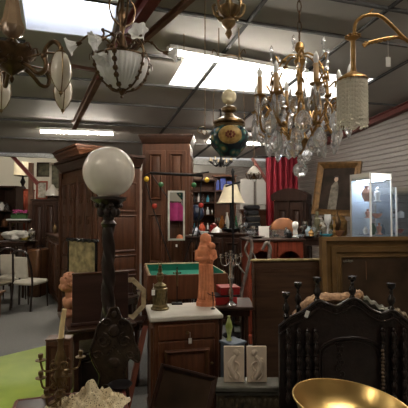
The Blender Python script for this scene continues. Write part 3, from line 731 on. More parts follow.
# stand it on the floor: extend the same slope down
dirv = (W(148, 326, 2.6)-W(131, 405, 2.36)); base = top_-dirv*(top_.z/dirv.z)
Lf = (top_-base).length; zax = dirv.normalized(); yax = Vector((-.975, -.22, 0)); yax = (yax-zax*yax.dot(zax)).normalized(); xax = yax.cross(zax)
t.matrix_basis = Matrix.Translation(base) @ Matrix((( -xax.x, -yax.x, zax.x), (-xax.y, -yax.y, zax.y), (-xax.z, -yax.z, zax.z))).to_4x4()
m = MB(); m.frame(.30, Lf, .05, .03); o = m.build('frame', M_frm, t); o.location = (-.15, 0, 0)
m = MB(); m.box((-.15, -.004, Lf/2), (.22, .008, Lf-.08)); m.build('backing', M_wdark, t)

# leaning picture in front of the marble cabinet
tl = W(161, 363, 2.35); tr = W(217, 377, 2.42)
t = thing('framed_picture', 'dark brown framed canvas leaning crookedly against the marble-topped cabinet', 'picture', (0, 0, 0))
xax = (tr-tl).normalized(); zap = Vector((.03*1, .14, .5)); zap = (zap-xax*zap.dot(xax)).normalized(); yax = zap.cross(xax)
wp = (tr-tl).length; hp = .52; org = (tl+tr)/2-zap*hp
t.matrix_basis = Matrix.Translation(org) @ Matrix(((xax.x, yax.x, zap.x), (xax.y, yax.y, zap.y), (xax.z, yax.z, zap.z))).to_4x4()
m = MB(); m.frame(wp, hp, .028, .02); m.build('frame', M_wdark, t)
m = MB(); m.box((0, -.003, hp/2), (wp-.03, .006, hp-.03)); m.build('canvas', M_canb, t, smooth=False)
lowz = min((t.matrix_basis @ Vector((s*wp/2, 0, 0))).z for s in (-1, 1))
# a low stool carries it
cx = (t.matrix_basis @ Vector((0, 0, 0)))
table('stool', 'low dark stool holding up the crooked framed canvas', 'stool', (cx.x+.02, cx.y-.01, 0), 0, .34, .12, lowz, M_wblack, .03, .03, .04)

# octagonal mirror behind
p = W(137, 318, 3.15); t = thing('octagonal_mirror', 'octagonal mirror in a worn beige frame behind the brass lamp base', 'mirror', (W(125, 330, 3.72).x, 3.72, W(134, 321, 3.72).z), rot=(-.05, 0, .15))
ro = .205; m = MB(); oc = [(ro*math.cos(PI/8+k*PI/4), ro+ro*math.sin(PI/8+k*PI/4)) for k in range(8)]; ic = [(x*.78, ro+(z-ro)*.78) for x, z in oc]
for (y0, f_) in ((0, 1),):
    A = [m.v((x, 0, z)) for x, z in oc]; A2 = [m.v((x, -.02, z)) for x, z in oc]; B2 = [m.v((x, -.012, z)) for x, z in ic]; B = [m.v((x, 0, z)) for x, z in ic]
    for X, Y_ in ((A, A2), (A2, B2), (B2, B), (B, A)):
        for k in range(8): m.f([X[k], X[(k+1) % 8], Y_[(k+1) % 8], Y_[k]])
m.build('frame', mat('worn beige gilt', (.40, .32, .20), .6, var=.4, scale=20), t)
m = MB(); m.prism(ic, -.006, -.002); m.build('glass', M_mirror, t, smooth=False)
table('console_table', 'narrow dark console table carrying the octagonal mirror', 'table', (W(125, 330, 3.75).x, 3.83, 0), 0, .34, .22, W(134, 321, 3.72).z, M_wdark, .035, .03, .06)

# tapestry firescreen with black twisted rail
p = W(69, 237, 4.75); q = W(96, 244, 4.45)
t = thing('tapestry_screen', 'faded floral tapestry screen hung from a black twisted rail', 'screen', ((p.x+q.x)/2, (p.y+q.y)/2, 0), math.atan2(q.y-p.y, q.x-p.x))
L = (q-p).length; hz = (p.z+q.z)/2
m = MB(); m.M = Matrix.Translation((-L/2-.04, 0, hz)) @ Matrix.Rotation(PI/2, 4, 'Y'); m.lathe([(0, 0)]+[(.02, i*.01) for i in range(0, int((L+.08)/.01))]+[(0, L+.08)], 12, (0, 0, 0), 2, .3, 60); m.build('twisted_rail', M_ebony, t)
M_tap = mat('faded floral tapestry', (.13, .105, .055), .95, scale=11, c2=(.36, .28, .15), bump=.2)
m = MB(); m.box((0, .0, hz/2+.12), (L-.03, .012, hz-.26)); m.build('tapestry', M_tap, t)
for s in (-1, 1):
    m = MB(); m.lathe([(0, .0), (.02, .02), (.014, .2), (.018, .6), (.014, hz-.05), (.014, hz), (0, hz)], 10, (s*L/2, .0, 0)); m.box((s*L/2, 0, .015), (.04, .3, .03), .01); m.build('post', M_ebony, t)

# ------------- things on the marble top
MZ = .85
# brass column lamp base
p = onz(160, 309, MZ); t = thing('lamp_base', 'ornate antique brass oil lamp base on the left of the marble top', 'lamp base', p)
m = MB(); m.lathe([(0, 0), (.072, 0), (.074, .012), (.062, .02), (.06, .035), (.056, .04), (.056, .05), (.056, .14), (.062, .15), (.062, .165), (.05, .172), (.05, .19), (.032, .203), (.018, .212), (.014, .225), (0, .225)], 28)
for k in range(12):
    a = k*PI/6; m.tube([(.057*math.cos(a), .057*math.sin(a), .05), (.057*math.cos(a+.3), .057*math.sin(a+.3), .14)], .004, 5)
m.build('body', mat('antique engraved brass', (.17, .13, .06), .4, metal=.8, var=.4, scale=30, bump=.4, bscale=60), t)
m = MB(); m.lathe([(0, .222), (.018, .222), (.03, .24), (.032, .262), (.024, .27), (.026, .285), (.016, .292), (.018, .32), (.01, .33), (0, .33)], 18); m.box((.035, 0, .275), (.03, .005, .005)); m.build('burner', M_bronze, t)
m = MB(); m.sph((0, 0, .34), .014, 8); m.tube([(0, 0, .34), (-.018, 0, .375)], .003, 5); m.tube([(0, 0, .34), (.016, 0, .38)], .003, 5); m.build('finial', M_bronze, t)
ptag(t, (-.045, -.07, .18), 1.2)
# terracotta Madonna
p = onz(206, 305, MZ); t = thing('madonna_statue', 'orange terracotta statue of a veiled woman holding a child on the marble top', 'statue', p, R(-5)); t.scale = (1.14, 1.1, 1.03); S = .575
m = MB(); o8 = [(.075*math.cos(PI/8+k*PI/4), .065*math.sin(PI/8+k*PI/4)) for k in range(8)]
m.prismz(o8, 0, .03); m.prismz([(x*.92, y*.92) for x, y in o8], .03, .05); m.build('plinth', M_terra, t, smooth=False)
m = MB()
m.lathe([(0, .05), (.060, .05), (.062, .08), (.052, .12), (.050, .2), (.047, .28), (.052, .34), (.062, .40), (.066, .44), (.055, .475), (.02, .49), (0, .49)], 20, (0, 0, 0), 5, .05, 3)
m.sph((-.004, 0, .525), .038, 16, (1, 1, 1.25)); m.sph((-.004, .008, .53), .043, 16, (1.02, .95, 1.2)); m.lathe([(0, .44), (.055, .45), (.045, .5), (.03, .55), (0, .55)], 16, (-.004, .01, 0))
m.sph((-.004, -.036, .52), .008, 8); m.tube([(-.06, .0, .44), (-.062, -.03, .37), (-.02, -.062, .375), (.03, -.055, .385)], [.022, .02, .017, .013], 10)
m.tube([(.055, 0, .44), (.068, -.03, .39), (.04, -.055, .37)], [.022, .02, .016], 10)
for k in range(7):
    a = -2.6+k*.36; m.tube([(.052*math.cos(a), .052*math.sin(a), .33), (.056*math.cos(a+.1), .056*math.sin(a+.1), .2), (.063*math.cos(a), .063*math.sin(a), .055)], .007, 6)
m.build('figure', M_terra, t, remesh=.005)
m = MB(); m.sph((.046, -.038, .478), .027, 12, (1, 1, 1.15)); m.sph((.047, -.037, .425), .031, 12, (.9, .8, 1.3)); m.tube([(.04, -.045, .41), (.035, -.07, .38), (.032, -.066, .345)], [.015, .012, .009], 8); m.tube([(.03, -.05, .44), (.0, -.058, .455)], [.01, .007], 8)
m.build('child', M_terra, t, remesh=.004)
# black crucifix figure and dark candlestick
p = onz(177, 304, MZ); t = thing('crucifix', 'dark standing crucifix on a flat base between lamp base and statue', 'crucifix', p, .1)
m = MB(); m.box((0, 0, .006), (.09, .07, .012), .003); m.build('base', M_iron, t)
m = MB(); m.box((0, 0, .16), (.008, .008, .31)); m.box((0, 0, .26), (.07, .008, .009)); m.build('cross', M_iron, t)
m = MB(); m.tube([(0, -.008, .275), (0, -.01, .22), (.003, -.008, .15)], [.007, .01, .005], 8); m.tube([(-.03, -.006, .268), (0, -.01, .25), (.03, -.006, .268)], .003, 6); m.sph((0, -.012, .283), .008, 8); m.build('christ_figure', M_bronze, t)
p = onz(213, 309, MZ); t = thing('figurine', 'tiny black spindly figurine at the right front of the marble top', 'figurine', p)
m = MB(); m.lathe([(0, 0), (.02, 0), (.018, .005), (.004, .008), (0, .01)], 12); m.tube([(0, 0, 0), (.002, 0, .07), (-.004, 0, .12)], [.003, .004, .003], 6); m.sph((-.004, 0, .128), .007, 8); m.tube([(-.05, 0, .13), (-.02, 0, .112), (.02, 0, .105)], .0025, 5); m.build('body', M_iron, t)

# ------------- green baize games table with wooden rim
a = W(147, 277, 3.85); b_ = W(228, 272, 4.0); 
loc = Vector(((a.x+b_.x)/2, (a.y+b_.y)/2, 0)); rz = math.atan2(b_.y-a.y, b_.x-a.x); L = (b_-a).length; zr_ = (a.z+b_.z)/2
t = thing('games_table', 'wooden games table with raised rim, green baize bed and cream edging', 'table', loc, rz); D = .80
m = MB(); m.box((0, .015, zr_-.12), (L, .03, .24), .005); m.box((0, D-.015, zr_-.11), (L, .03, .24), .005)
for s in (-1, 1): m.box((s*(L/2-.015), D/2, zr_-.12), (.03, D-.06, .24), .005)
m.build('rim', M_cab, t)
m = MB(); m.box((0, D/2, zr_-.07), (L-.06, D-.06, .02)); m.box((0, D-.036, zr_-.025), (L-.06, .012, .07)); 
for s in (-1, 1): m.box((s*(L/2-.036), D/2, zr_-.02), (.012, D-.07, .06))
m.build('baize', M_felt, t)
m = MB(); m.box((0, D-.03, zr_+.018), (L-.02, .03, .012), .004); 
for s in (-1, 1): m.box((s*(L/2-.03), D/2, zr_+.004), (.02, D-.05, .012), .003)
m.build('edging', M_paper if False else mat('cream edging', (.55, .45, .27), .6), t)
for sx in (-1, 1):
    for y in (.06, D-.06): q = MB(); q.lathe([(0, 0), (.02, 0), (.03, .1), (.02, .3), (.035, .6), (.03, zr_-.23), (0, zr_-.23)], 10, (sx*(L/2-.07), y, 0)); q.build('leg', M_wmid, t)

# ------------- coat rack with coloured balls, mirror on it
Yc = 4.75
def cr(px, py, dy=0.): p = W(px, py, Yc+dy); return p
t = thing('coat_rack', 'black metal coat rack with slanting rods and coloured ball hooks', 'coat rack', (cr(176, 240).x, Yc, 0)); ox = t.location.x
def L_(px, py, dy=0.): p = cr(px, py, dy); return (p.x-ox, dy, p.z)
foot1 = L_(176, 284); 
m = MB(); m.tube([L_(150, 173, -.02), L_(203, 175.5, -.02)], .017, 10); m.tube([L_(188, 175, -.03), L_(209, 172, -.03)], .009, 8); m.build('top_bar', M_iron, t)
for (path, r_) in (([(168, 198, 0), (156, 181, 0), (151, 174, 0), (147, 174.5, 0), (145.5, 179, 0), (152, 205, 0), (161, 232, 0), (171, 262, 0), (181, 292, 0)], .0075), ([(203, 176, .02), (201, 185, .02), (199, 220, .02), (196, 255, .02), (194, 285, .02)], .0075)):
    m = MB(); pts = [L_(*q) for q in path]
    e = Vector(pts[-1]); d = e-Vector(pts[-2]); e2 = e+d*(e.z/abs(d.z)); pts.append(tuple(e2)); m.tube(curve(pts, 5), r_, 8); m.build('rod', M_iron, t)
m = MB(); m.tube([(-.3, .05, .012), (.3, .05, .012)], .01, 8); m.tube([L_(199, 215, .02), (.05, .02, .9), (.0, .02, .012)], .007, 8); m.build('foot', M_iron, t)
for px, py, c_, nm in ((146.5, 179, (.75, .46, .05), 'yellow'), (161, 184.5, (.05, .19, .07), 'green'), (154.5, 206, (.45, .04, .03), 'red'), (207, 180, (.75, .46, .05), 'yellow'), (194, 185, (.05, .19, .07), 'green'), (201, 205.5, (.45, .04, .03), 'red')):
    m = MB(); q = L_(px, py, -.05); m.sph(q, .032, 14); m.tube([q, (q[0], .02, q[2])], .004, 6); o = m.build('ball_hook', mat('painted wooden ball '+nm, c_, .25, var=.05, coat=.4), t); o['label'] = nm+' ball hook'
pa = L_(168, 190.5, -.05); pb = L_(185, 240.5, -.05); w = pb[0]-pa[0]; h = pa[2]-pb[2]
tm = thing('hanging_mirror', 'narrow upright mirror with a pale rim, hanging from the coat rack', 'mirror', (ox+(pa[0]+pb[0])/2, Yc-.05, pb[2]), rot=(R(-3), 0, R(8)))
m = MB(); m.frame(w, h, .022, .006, [(0, .008), (0, -.002), (.016, -.006), (.022, -.004), (.022, .008)]); m.build('bevelled_edge', mat('frosted white mirror edge', (.62, .62, .58), .25), tm)
m = MB(); m.box((0, -.001, h/2), (w-.04, .004, h-.04)); m.build('glass', M_mirror, tm, smooth=False)
m = MB(); m.box((0, -.01, -.06), (.02, .002, .03)); m.build('price_tag', M_paper, tm)

# ------------- dark headboard with a brass rail
a = W(253, 345, 3.55); b_ = W(314, 345, 3.62); zt = W(280, 262, 3.55).z
loc, rz, L = seat_on(Vx(a.x, a.y), Vx(b_.x+.06, b_.y)); t = thing('headboard', 'plain dark brown headboard with a worn brass rail along its top', 'headboard', loc, rz)
m = MB(); m.box((0, .02, zt/2), (L, .035, zt), .006); m.frame(L-.06, zt-.1, .03, 0, [(0, 0), (0, -.008), (.03, -.004), (.03, 0)], z0=.04); m.build('board', wood_h('dull brown headboard wood', (.062, .032, .018), .4), t)
m = MB(); m.box((0, .015, zt+.012), (L+.03, .05, .022), .006)
for k in range(18): m.sph((-L/2+.02+k*(L-.04)/17, -.012, zt+.012), .007, 6)
m.build('rail', mat('worn pale brass', (.38, .30, .15), .35, metal=.8), t)

# ------------- stone ledge with the two relief tiles
LZ = W(250, 385, 2.62).z
t = thing('mantelpiece', 'grey-green stone mantel ledge with carved edge in front of the headboard', 'mantelpiece', (W(252, 390, 2.6).x, 2.54, 0), R(0))
M_stone = mat('grey green veined stone', (.085, .082, .066), .3, var=.4, scale=12)
L = (291-214)*2.6/400
m = MB(); m.box((0, .13, LZ-.018), (L, .16, .036), .008); m.box((0, .135, LZ-.05), (L-.03, .14, .03), .01); m.build('shelf', M_stone, t)
m = MB(); m.box((0, .15, LZ-.14), (L-.05, .12, .15), .006)
for k in range(12): m.sph((-L/2+.05+k*(L-.1)/11, .09, LZ-.12), .014, 8, (1, .6, 2.2))
m.build('frieze', mat('mottled carved stone', (.09, .07, .04), .5, var=.6, scale=25), t)
for s in (-1, 1): m = MB(); m.box((s*(L/2-.06), .15, (LZ-.2)/2), (.09, .12, LZ-.2), .01); m.build('pilaster', M_stone, t)
def relief(label, px0, px1, flip):
    Yt = 2.66; a = W(px0, 384, Yt); b_ = W(px1, 384, Yt); w = b_.x-a.x; h = W(px0, 347, Yt).z-LZ
    t = thing('relief_plaque', label, 'plaque', ((a.x+b_.x)/2, Yt, LZ), rot=(-.06, 0, 0))
    m = MB(); m.box((0, .01, h/2), (w, .02, h), .003); m.build('slab', M_plaster, t)
    m = MB(); s = -1 if flip else 1; hs = h/.25
    m.sph((s*.02, 0, .205*hs), .019, 12, (.9, .45, 1.1)); m.sph((s*.012, .002, .212*hs), .019, 10, (1.1, .4, .9)); m.sph((s*.038, 0, .202*hs), .005, 6)
    m.tube(curve([(s*.012, 0, .185*hs), (s*-.012, 0, .15*hs), (s*-.02, 0, .11*hs), (s*-.005, 0, .06*hs), (s*.02, 0, .02*hs)]), [.010]+[.017]*6+[.02]*12+[.015]*6, 8) if False else None
    P = curve([(s*.012, .003, .185*hs), (s*-.014, .003, .15*hs), (s*-.02, .003, .11*hs), (s*-.005, .003, .06*hs), (s*.015, .003, .02*hs)], 5); m.tube(P, [.009+.013*math.sin(PI*i/(len(P)-1))**.6 for i in range(len(P))], 8)
    m.tube(curve([(s*.0, -.003, .165*hs), (s*-.035, -.003, .14*hs), (s*-.04, -.003, .11*hs)]), .007, 6); m.tube(curve([(s*.0, -.003, .15*hs), (s*.03, -.003, .125*hs), (s*.02, -.003, .09*hs), (s*.0, -.003, .075*hs)]), .006, 6)
    m.tube(curve([(s*-.02, -.002, .09*hs), (s*-.035, -.002, .05*hs), (s*-.01, -.002, .02*hs)]), .006, 6); m.tube(curve([(s*.01, -.002, .08*hs), (s*.035, -.002, .045*hs), (s*.03, -.002, .015*hs)]), .006, 6)
    m.build('relief_figure', M_plaster, t)
relief('left cream relief plaque with a carved figure facing right', 224, 244.5, False)
relief('right cream relief plaque with a carved figure facing left', 247, 267, True)
# pale grey box behind and yellow-green vase
t = thing('box', 'blue-grey lidded box behind the left relief plaque', 'box', (W(233, 345, 2.95).x, 2.98, 0), R(40)); zb = W(233, 341, 2.98).z
m = MB(); m.box((0, 0, zb/2), (.13, .13, zb-.02), .004); m.build('body', M_blue, t); m = MB(); m.box((0, 0, zb-.004), (.15, .15, .016), .004); m.build('lid', M_blue, t)
t = thing('vase', 'slim yellow-green glass vase shaped like a flame above the blue-grey box', 'vase', (W(229, 336, 2.98).x, 2.98, zb+.004))
m = MB(); m.lathe([(0, 0), (.02, 0), (.022, .01), (.012, .03), (.02, .07), (.028, .10), (.02, .135), (.008, .17), (.012, .18), (0, .18)], 16); m.build('body', mat('yellow green glass', (.36, .46, .10), .15, c2=(.62, .66, .34), scale=12), t)

# side table with silver and red boxes
SZ = .79; 
table('side_table', 'dark side table carrying red boxes and silver candlesticks', 'table', (W(232, 300, 3.7).x, 3.75, 0), 0, .38, .42, SZ, M_wdark, .035, .03, .06)
for i, (px, py, Y, w, h, lb) in enumerate(((224, 302, 3.72, .20, .07, 'red lacquered box with a dark lid, lower one of the stack'), (228, 293, 3.74, .18, .06, 'red book-like box lying on top of the lower red box'))):
    p = W(px, py, Y); z = SZ if i == 0 else SZ+.082
    t = thing('red_box', lb, 'box', (p.x, Y, z), R(12)); m = MB(); m.box((0, 0, h/2), (w, .18, h), .005); m.build('body', M_redl, t); m = MB(); m.box((0, 0, h+.005), (w+.006, .186, .012), .003); m.build('lid', M_redl if i else M_iron, t)
def candlestick(label, loc, h, m_, arms=0, r=.045, cat='candlestick', rz=0., group=None, tall=1.):
    t = thing('candlestick' if not arms else 'candelabrum', label, cat, loc, rz, group)
    q = MB(); q.lathe([(0, 0), (r, 0), (r, .01*tall), (r*.7, .02), (r*.3, .04), (r*.45, h*.25), (r*.2, h*.32), (r*.4, h*.45), (r*.55, h*.5), (r*.25, h*.58), (r*.35, h*.7), (r*.18, h*.8), (r*.3, h*.9), (0, h*.9)], 16)
    q.build('stem', m_, t)
    if arms:
        for k in range(arms):
            a = 2*PI*k/arms+.4; R_ = .10; dx, dy = R_*math.cos(a), R_*math.sin(a)
            q = MB(); q.tube(curve([(0, 0, h*.8), (dx*.5, dy*.5, h*.72), (dx*.95, dy*.95, h*.76), (dx, dy, h*.86)]), .005, 6); q.tube(curve([(dx*.4, dy*.4, h*.74), (dx*.5, dy*.5, h*.82), (dx*.3, dy*.3, h*.85)]), .003, 5); o = q.build('arm', m_, t)
            q = MB(); cup(q, dx, dy, h*.87, .9); q.build('candle_cup', m_, o)
    q = MB(); cup(q, 0, 0, h*.9+.01, 1.0); q.build('candle_cup', m_, t)
    return t
candlestick('silver candelabrum with several branches on the dark side table', (W(231, 303, 3.62).x, 3.62, SZ), W(231, 250, 3.62).z-SZ, M_silver, 4, .055)
candlestick('silver candlestick half hidden behind the terracotta statue', (W(194, 300, 3.9).x, 3.52, MZ-.0), .26, M_silver, 0) if False else None
# driftwood-like silvery root sculpture
t = thing('root_sculpture', 'gnarled grey driftwood sculpture beside the headboard', 'sculpture', (W(243, 300, 3.78).x+.06, 4.1, 0)); ox, oy = t.location.x, t.location.y
m = MB()
def dl(px, py, dy=0): p = W(px, py, oy+dy); return (p.x-ox, dy, p.z)
M_drift = mat('silver grey driftwood', (.10, .08, .07), .7, c2=(.30, .27, .24), scale=14, bump=.4)
m.tube(curve([(0, 0, 0), dl(243, 345), dl(241, 310), dl(242, 290), dl(247, 270), dl(252, 248), dl(250, 238)]), .017, 8)
m.tube(curve([dl(246, 275), dl(240, 268, -.03), dl(236, 262, -.04)]), .009, 6); m.tube(curve([dl(249, 258), dl(245, 250), dl(248, 241)]), .011, 6); m.tube(curve([dl(251, 250), dl(256, 260, -.04), dl(254, 274, -.05)]), .009, 6); m.box((0, 0, .02), (.2, .2, .04), .01)
m.build('root', M_drift, t)
M_drift2 = M_drift
t = thing('horse_head', 'grey weathered horse-head carving in front of the red sideboard', 'carving', (W(268, 258, 4.7).x, 4.75, 0)); ox, oy = t.location.x, t.location.y
m = MB(); m.tube(curve([dl(268, 262), dl(268, 252), dl(270, 245), dl(267, 241), dl(263, 245), dl(261, 250)]), [.03]*10+[.035]*6+[.03]*6+[.024]*9, 8) if False else None
P = curve([dl(269, 275), dl(269, 258), dl(270, 248), dl(267, 242.5), dl(264, 246), dl(262.5, 250)], 5); m.tube(P, [.024-.012*abs(i/(len(P)-1)-.3) for i in range(len(P))], 8); m.tube([dl(269, 244), dl(270, 240)], [.012, .003], 6)
m.build('head', M_drift, t); q = MB(); q.lathe([(0, 0), (.09, 0), (.09, .03), (.03, .05), (.03, dl(269, 275)[2]), (0, dl(269, 275)[2])], 14); q.build('post', M_wdark, t)

# ------------- large gilt frame
tl = W(322, 237, 3.5); wid = 1.15; zt = tl.z
rz = R(4); t = thing('picture_frame', 'huge antique gilt frame with stepped mouldings standing behind the carved settle', 'picture frame', (tl.x+wid/2*math.cos(rz), 3.5+wid/2*math.sin(rz), 0), rot=(R(-2), 0, rz))
m = MB(); hh = zt
m.frame(wid, hh, .19, .05, [(0, .03), (0, -.045), (.035, -.055), (.045, -.035), (.085, -.02), (.09, -.04), (.135, -.03), (.145, -.015), (.17, -.012), (.178, -.02), (.19, -.01), (.19, .03)]); m.build('moulding', mat('dull aged gilt wood', (.15, .085, .03), .45, metal=.35, var=.3, scale=6, stretch=(1, 1, 1), bump=.15, bscale=40), t)
m = MB(); m.box((0, .0, hh/2), (wid-.36, .01, hh-.36)); m.build('backing', M_canb, t, smooth=False)
m = MB(); x0 = -wid/2+.2
for k in range(5): scroll(m, x0+.01+k*.018, hh-.215, .011, -.012, 1.2, .0035, 1 if k % 2 else -1, k)
m.build('lace_ornament', M_silver, t)
m = MB(); m.box((-wid/2+.41, -.008, hh-.3), (.006, .004, .16)); m.build('paper_strip', M_wtan, t)

# ------------- carved settle (bench) with spindle finials
Ys = 2.4
t = thing('carved_settle', 'black carved wooden settle with turned finials and a wavy crest', 'settle', (W(348, 400, Ys).x, Ys, 0), 0); ox = t.location.x; oy = Ys
def sl(px, py): p = W(px, py, Ys); return (p.x-ox, p.z)
cr_ = [sl(*q) for q in ((279, 326), (290, 317), (303, 311), (312, 304), (318, 300), (326, 303), (336, 306), (344, 302), (352, 298), (360, 301), (370, 309), (382, 313), (392, 310), (400, 316), (412, 325))]
cc = curve([(x, 0, z) for x, z in cr_], 4); top = [(p.x, p.z) for p in cc]; bot = .78
m = MB(); m.prism([(top[0][0], .25)]+top+[(top[-1][0], .25)], -.012, .022); m.tube([(x, -.016, z) for x, z in top], .009, 6); m.tube([(x, -.016, z-.045) for x, z in top], .005, 6)
for k in range(13):
    p = cc[3+k*4]; scroll(m, p.x, p.z-.024, .014, -.014, 1.2, .0035, 1 if k % 2 else -1, k)
# arched centre panel
ax, az = sl(350, 345); arch_ = [(ax-.19, .5), (ax-.19, sl(350, 352)[1])]+[(ax-.19*math.cos(PI*k/12), sl(350, 352)[1]+.09*math.sin(PI*k/12)) for k in range(13)]+[(ax+.19, .5)]
m.tube([(x, -.016, z) for x, z in arch_], .009, 6); m.tube([((x-ax)*.9+ax, -.014, z-.02) for x, z in arch_], .005, 6)
m.build('backrest', M_wblack, t)
m = MB(); cx_, cz_ = sl(339, 355)
for k in range(6): scroll(m, cx_+(.008 if k % 2 else -.008), cz_+.07-k*.035, .02, -.016, 1.3, .004, 1 if k % 2 else -1, k)
m.build('carved_scrolls', M_wblack, t)
M_turn = mat('worn turned ebony', (.016, .012, .010), .25, var=.3)
def turned(mb, x, y, z0, z1, r, n=5):
    pr = [(0, z0)]; L = (z1-z0)/n
    for k in range(n): z = z0+k*L; pr += [(r*.5, z), (r, z+L*.3), (r*.95, z+L*.5), (r*.45, z+L*.7), (r*.75, z+L*.8), (r*.45, z+L*.95)]
    pr.append((0, z1)); mb.lathe(pr, 10, (x, y, 0))
for px in (287, 297, 306, 314, 380, 391, 401):
    x, _ = sl(px, 330); m = MB(); turned(m, x, -.035, .5, sl(px, 326)[1], .017, 6); m.build('spindle', M_wblack, t)
x, _ = sl(379, 350); m = MB()
for k in range(11): m.sph((x, -.05, sl(379, 348)[1]-k*.0215), .010, 8)
m.build('bead_string', mat('worn tan beading', (.16, .11, .07), .5), t)
for px, tp, bs, yy in ((286, 292, 318, 0), (298, 282, 310, .12), (317, 277, 302, 0), (352, 276, 300, 0), (391, 283, 311, 0)):
    p = W(px, tp, Ys+yy); b0 = W(px, bs, Ys+yy); x = p.x-ox; m = MB(); h = p.z-b0.z
    m.lathe([(0, -.03), (.012, -.03), (.012, 0), (.02, h*.08), (.011, h*.2), (.022, h*.35), (.022, h*.45), (.008, h*.6), (.012, h*.68), (.008, h*.75), (.024, h*.86), (.025, h*.99), (.02, h), (0, h)], 14, (x, yy, b0.z)); m.build('finial', M_turn, t)
    if yy: m = MB(); m.lathe([(0, 0), (.015, 0), (.015, b0.z-.02), (0, b0.z-.02)], 8, (x, yy, 0)); m.build('rear_post', M_wblack, t)
m = MB(); m.box((0, -.16, .42), (top[-1][0]-top[0][0], .32, .05), .01); m.build('seat', M_wblack, t)
for sx in (top[0][0]+.03, top[-1][0]-.03):
    for y in (0.01, -.29): q = MB(); q.lathe([(0, 0), (.022, 0), (.03, .08), (.018, .15), (.03, .3), (.022, .4), (0, .4)], 10, (sx, y, 0)); q.build('leg', M_wblack, t)
# woven things lying along the crest
def drape(name, label, cat, pts, wy, m_, Y, thick=.02, amp=.008):
    P = curve([tuple(W(px, py, Y)) for px, py in pts], 6); m = MB(); rows = []
    for i, p in enumerate(P):
        n = 10; w_ = wy*(.55+.45*math.sin(PI*i/(len(P)-1)))
        rows.append([m.v((p.x, p.y+w_*math.cos(2*PI*k/n), p.z+thick*math.sin(2*PI*k/n)+amp*math.sin(i*1.3+k))) for k in range(n)])
    for a, b_ in zip(rows, rows[1:]):
        for k in range(10): m.f([a[k], a[(k+1) % 10], b_[(k+1) % 10], b_[k]])
    m.f(rows[0]); m.f(rows[-1][::-1]); o = m.build(name, m_); tag(o, label, cat); return o
M_weave = mat('tan woven straw', (.20, .105, .05), .8, c2=(.44, .26, .14), scale=40, bump=.5, bscale=80)
Yd = 2.56
drape('straw_garland', 'tan woven straw band draped behind the settle crest, left of the middle finial', 'textile', [(293, 318), (303, 307), (312, 301), (324, 298.5), (338, 298.5), (349, 297.5)], .06, M_weave, Yd, .034, .003)
drape('straw_knot', 'short folded tan straw piece right of the middle settle finial', 'textile', [(353, 299), (358, 295), (362, 296)], .05, M_weave, Yd, .033, .004)
drape('grey_scarf', 'grey-green cloth draped over the right side of the settle crest', 'textile', [(362, 298), (370, 303), (380, 309), (388, 312)], .05, mat('grey green cloth', (.14, .14, .11), .8, scale=9), Yd, .028)
drape('brown_pelt', 'mottled brown cloth over the far right end of the settle crest', 'textile', [(394, 311), (401, 314), (409, 320)], .05, mat('mottled brown cloth', (.12, .085, .05), .9, c2=(.26, .2, .13), scale=25), Yd, .024)
m = MB(); p = W(307, 314, 2.36); m.box((0, 0, 0), (.022, .002, .04), rot=(0, .35, 0)); o = m.build('paper_tag', M_paper); tag(o, 'white paper tag hanging at the left of the settle crest', 'tag'); place(o, p)

# ------------- brass basin on a turned stand
c = onz(350, 412, .93); c = Vector((.545, 1.5, .93)); c = W(351, 404, 1.5)
t = thing('brass_basin', 'wide shining brass basin in the right foreground', 'basin', c, rot=(0, R(5), 0)); Rb = .213
pr = [(0, -.115), (.05, -.115), (.10, -.105), (.15, -.08), (.19, -.04), (.205, -.008), (.213, .0), (.214, .004), (.208, .006), (.200, -.005), (.185, -.037), (.146, -.074), (.10, -.097), (.05, -.107), (0, -.108)]
m = MB(); m.lathe(pr, 64); m.build('bowl', M_brass, t)
m = MB(); n = 64; m.tube([(.2105*math.cos(2*PI*k/n), .2105*math.sin(2*PI*k/n), .004) for k in range(n+1)], .0042, 8); m.build('rolled_rim', M_brass, t)
t = thing('pedestal', 'turned black pedestal holding up the brass basin', 'pedestal', (c.x-.012, c.y, 0)); zz = c.z-.118
m = MB(); m.lathe([(0, 0), (.14, 0), (.14, .03), (.06, .06), (.035, .15), (.045, zz*.4), (.03, zz*.55), (.05, zz*.8), (.03, zz*.9), (.10, zz-.015), (.10, zz), (0, zz)], 24); m.build('column', M_ebony, t)

# ================================================================ hanging lights
def hang(name, label, px, py, Y, cat='chandelier', rz=0.):
    return thing(name, label, cat, W(px, py, Y), rz)
def ctop(t): return zceil(t.location.x, t.location.y)-t.location.z
def drop_mesh(h, w, kind=0):
    m = MB(); n = 8
    if kind == 0: pr = [(0, 0), (w*.12, -h*.03), (w*.3, -h*.4), (w*.5, -h*.68), (w*.42, -h*.85), (0, -h)]
    elif kind == 1: pr = [(0, 0), (w*.15, -h*.05), (w*.42, -h*.3), (w*.5, -h*.6), (w*.25, -h*.86), (0, -h)]; 
    else: pr = [(0, 0), (w*.3, -h*.12), (w*.5, -h*.5), (w*.3, -h*.88), (0, -h)]
    for i in range(1): m.at((0, 0, 0), (0, 0, 0), (1, .45 if kind == 1 else .7, 1)).lathe(pr, n)
    bmesh.ops.recalc_face_normals(m.b, faces=m.b.faces[:]); me = bpy.data.meshes.new('crystal_pendant'); m.b.to_mesh(me); m.b.free(); me.materials.append(M_crystal); return me
CR = [drop_mesh(.065, .042, 1), drop_mesh(.08, .03, 0), drop_mesh(.035, .035, 2), drop_mesh(.10, .075, 1), drop_mesh(.125, .095, 1)]
def pend(parent, loc, k, rz=0., name='crystal_pendant'):
    o = bpy.data.objects.new(name, CR[k]); COL.objects.link(o); o.parent = parent; o.location = loc; o.rotation_euler = (random.uniform(-.06, .06), 0, rz); return o

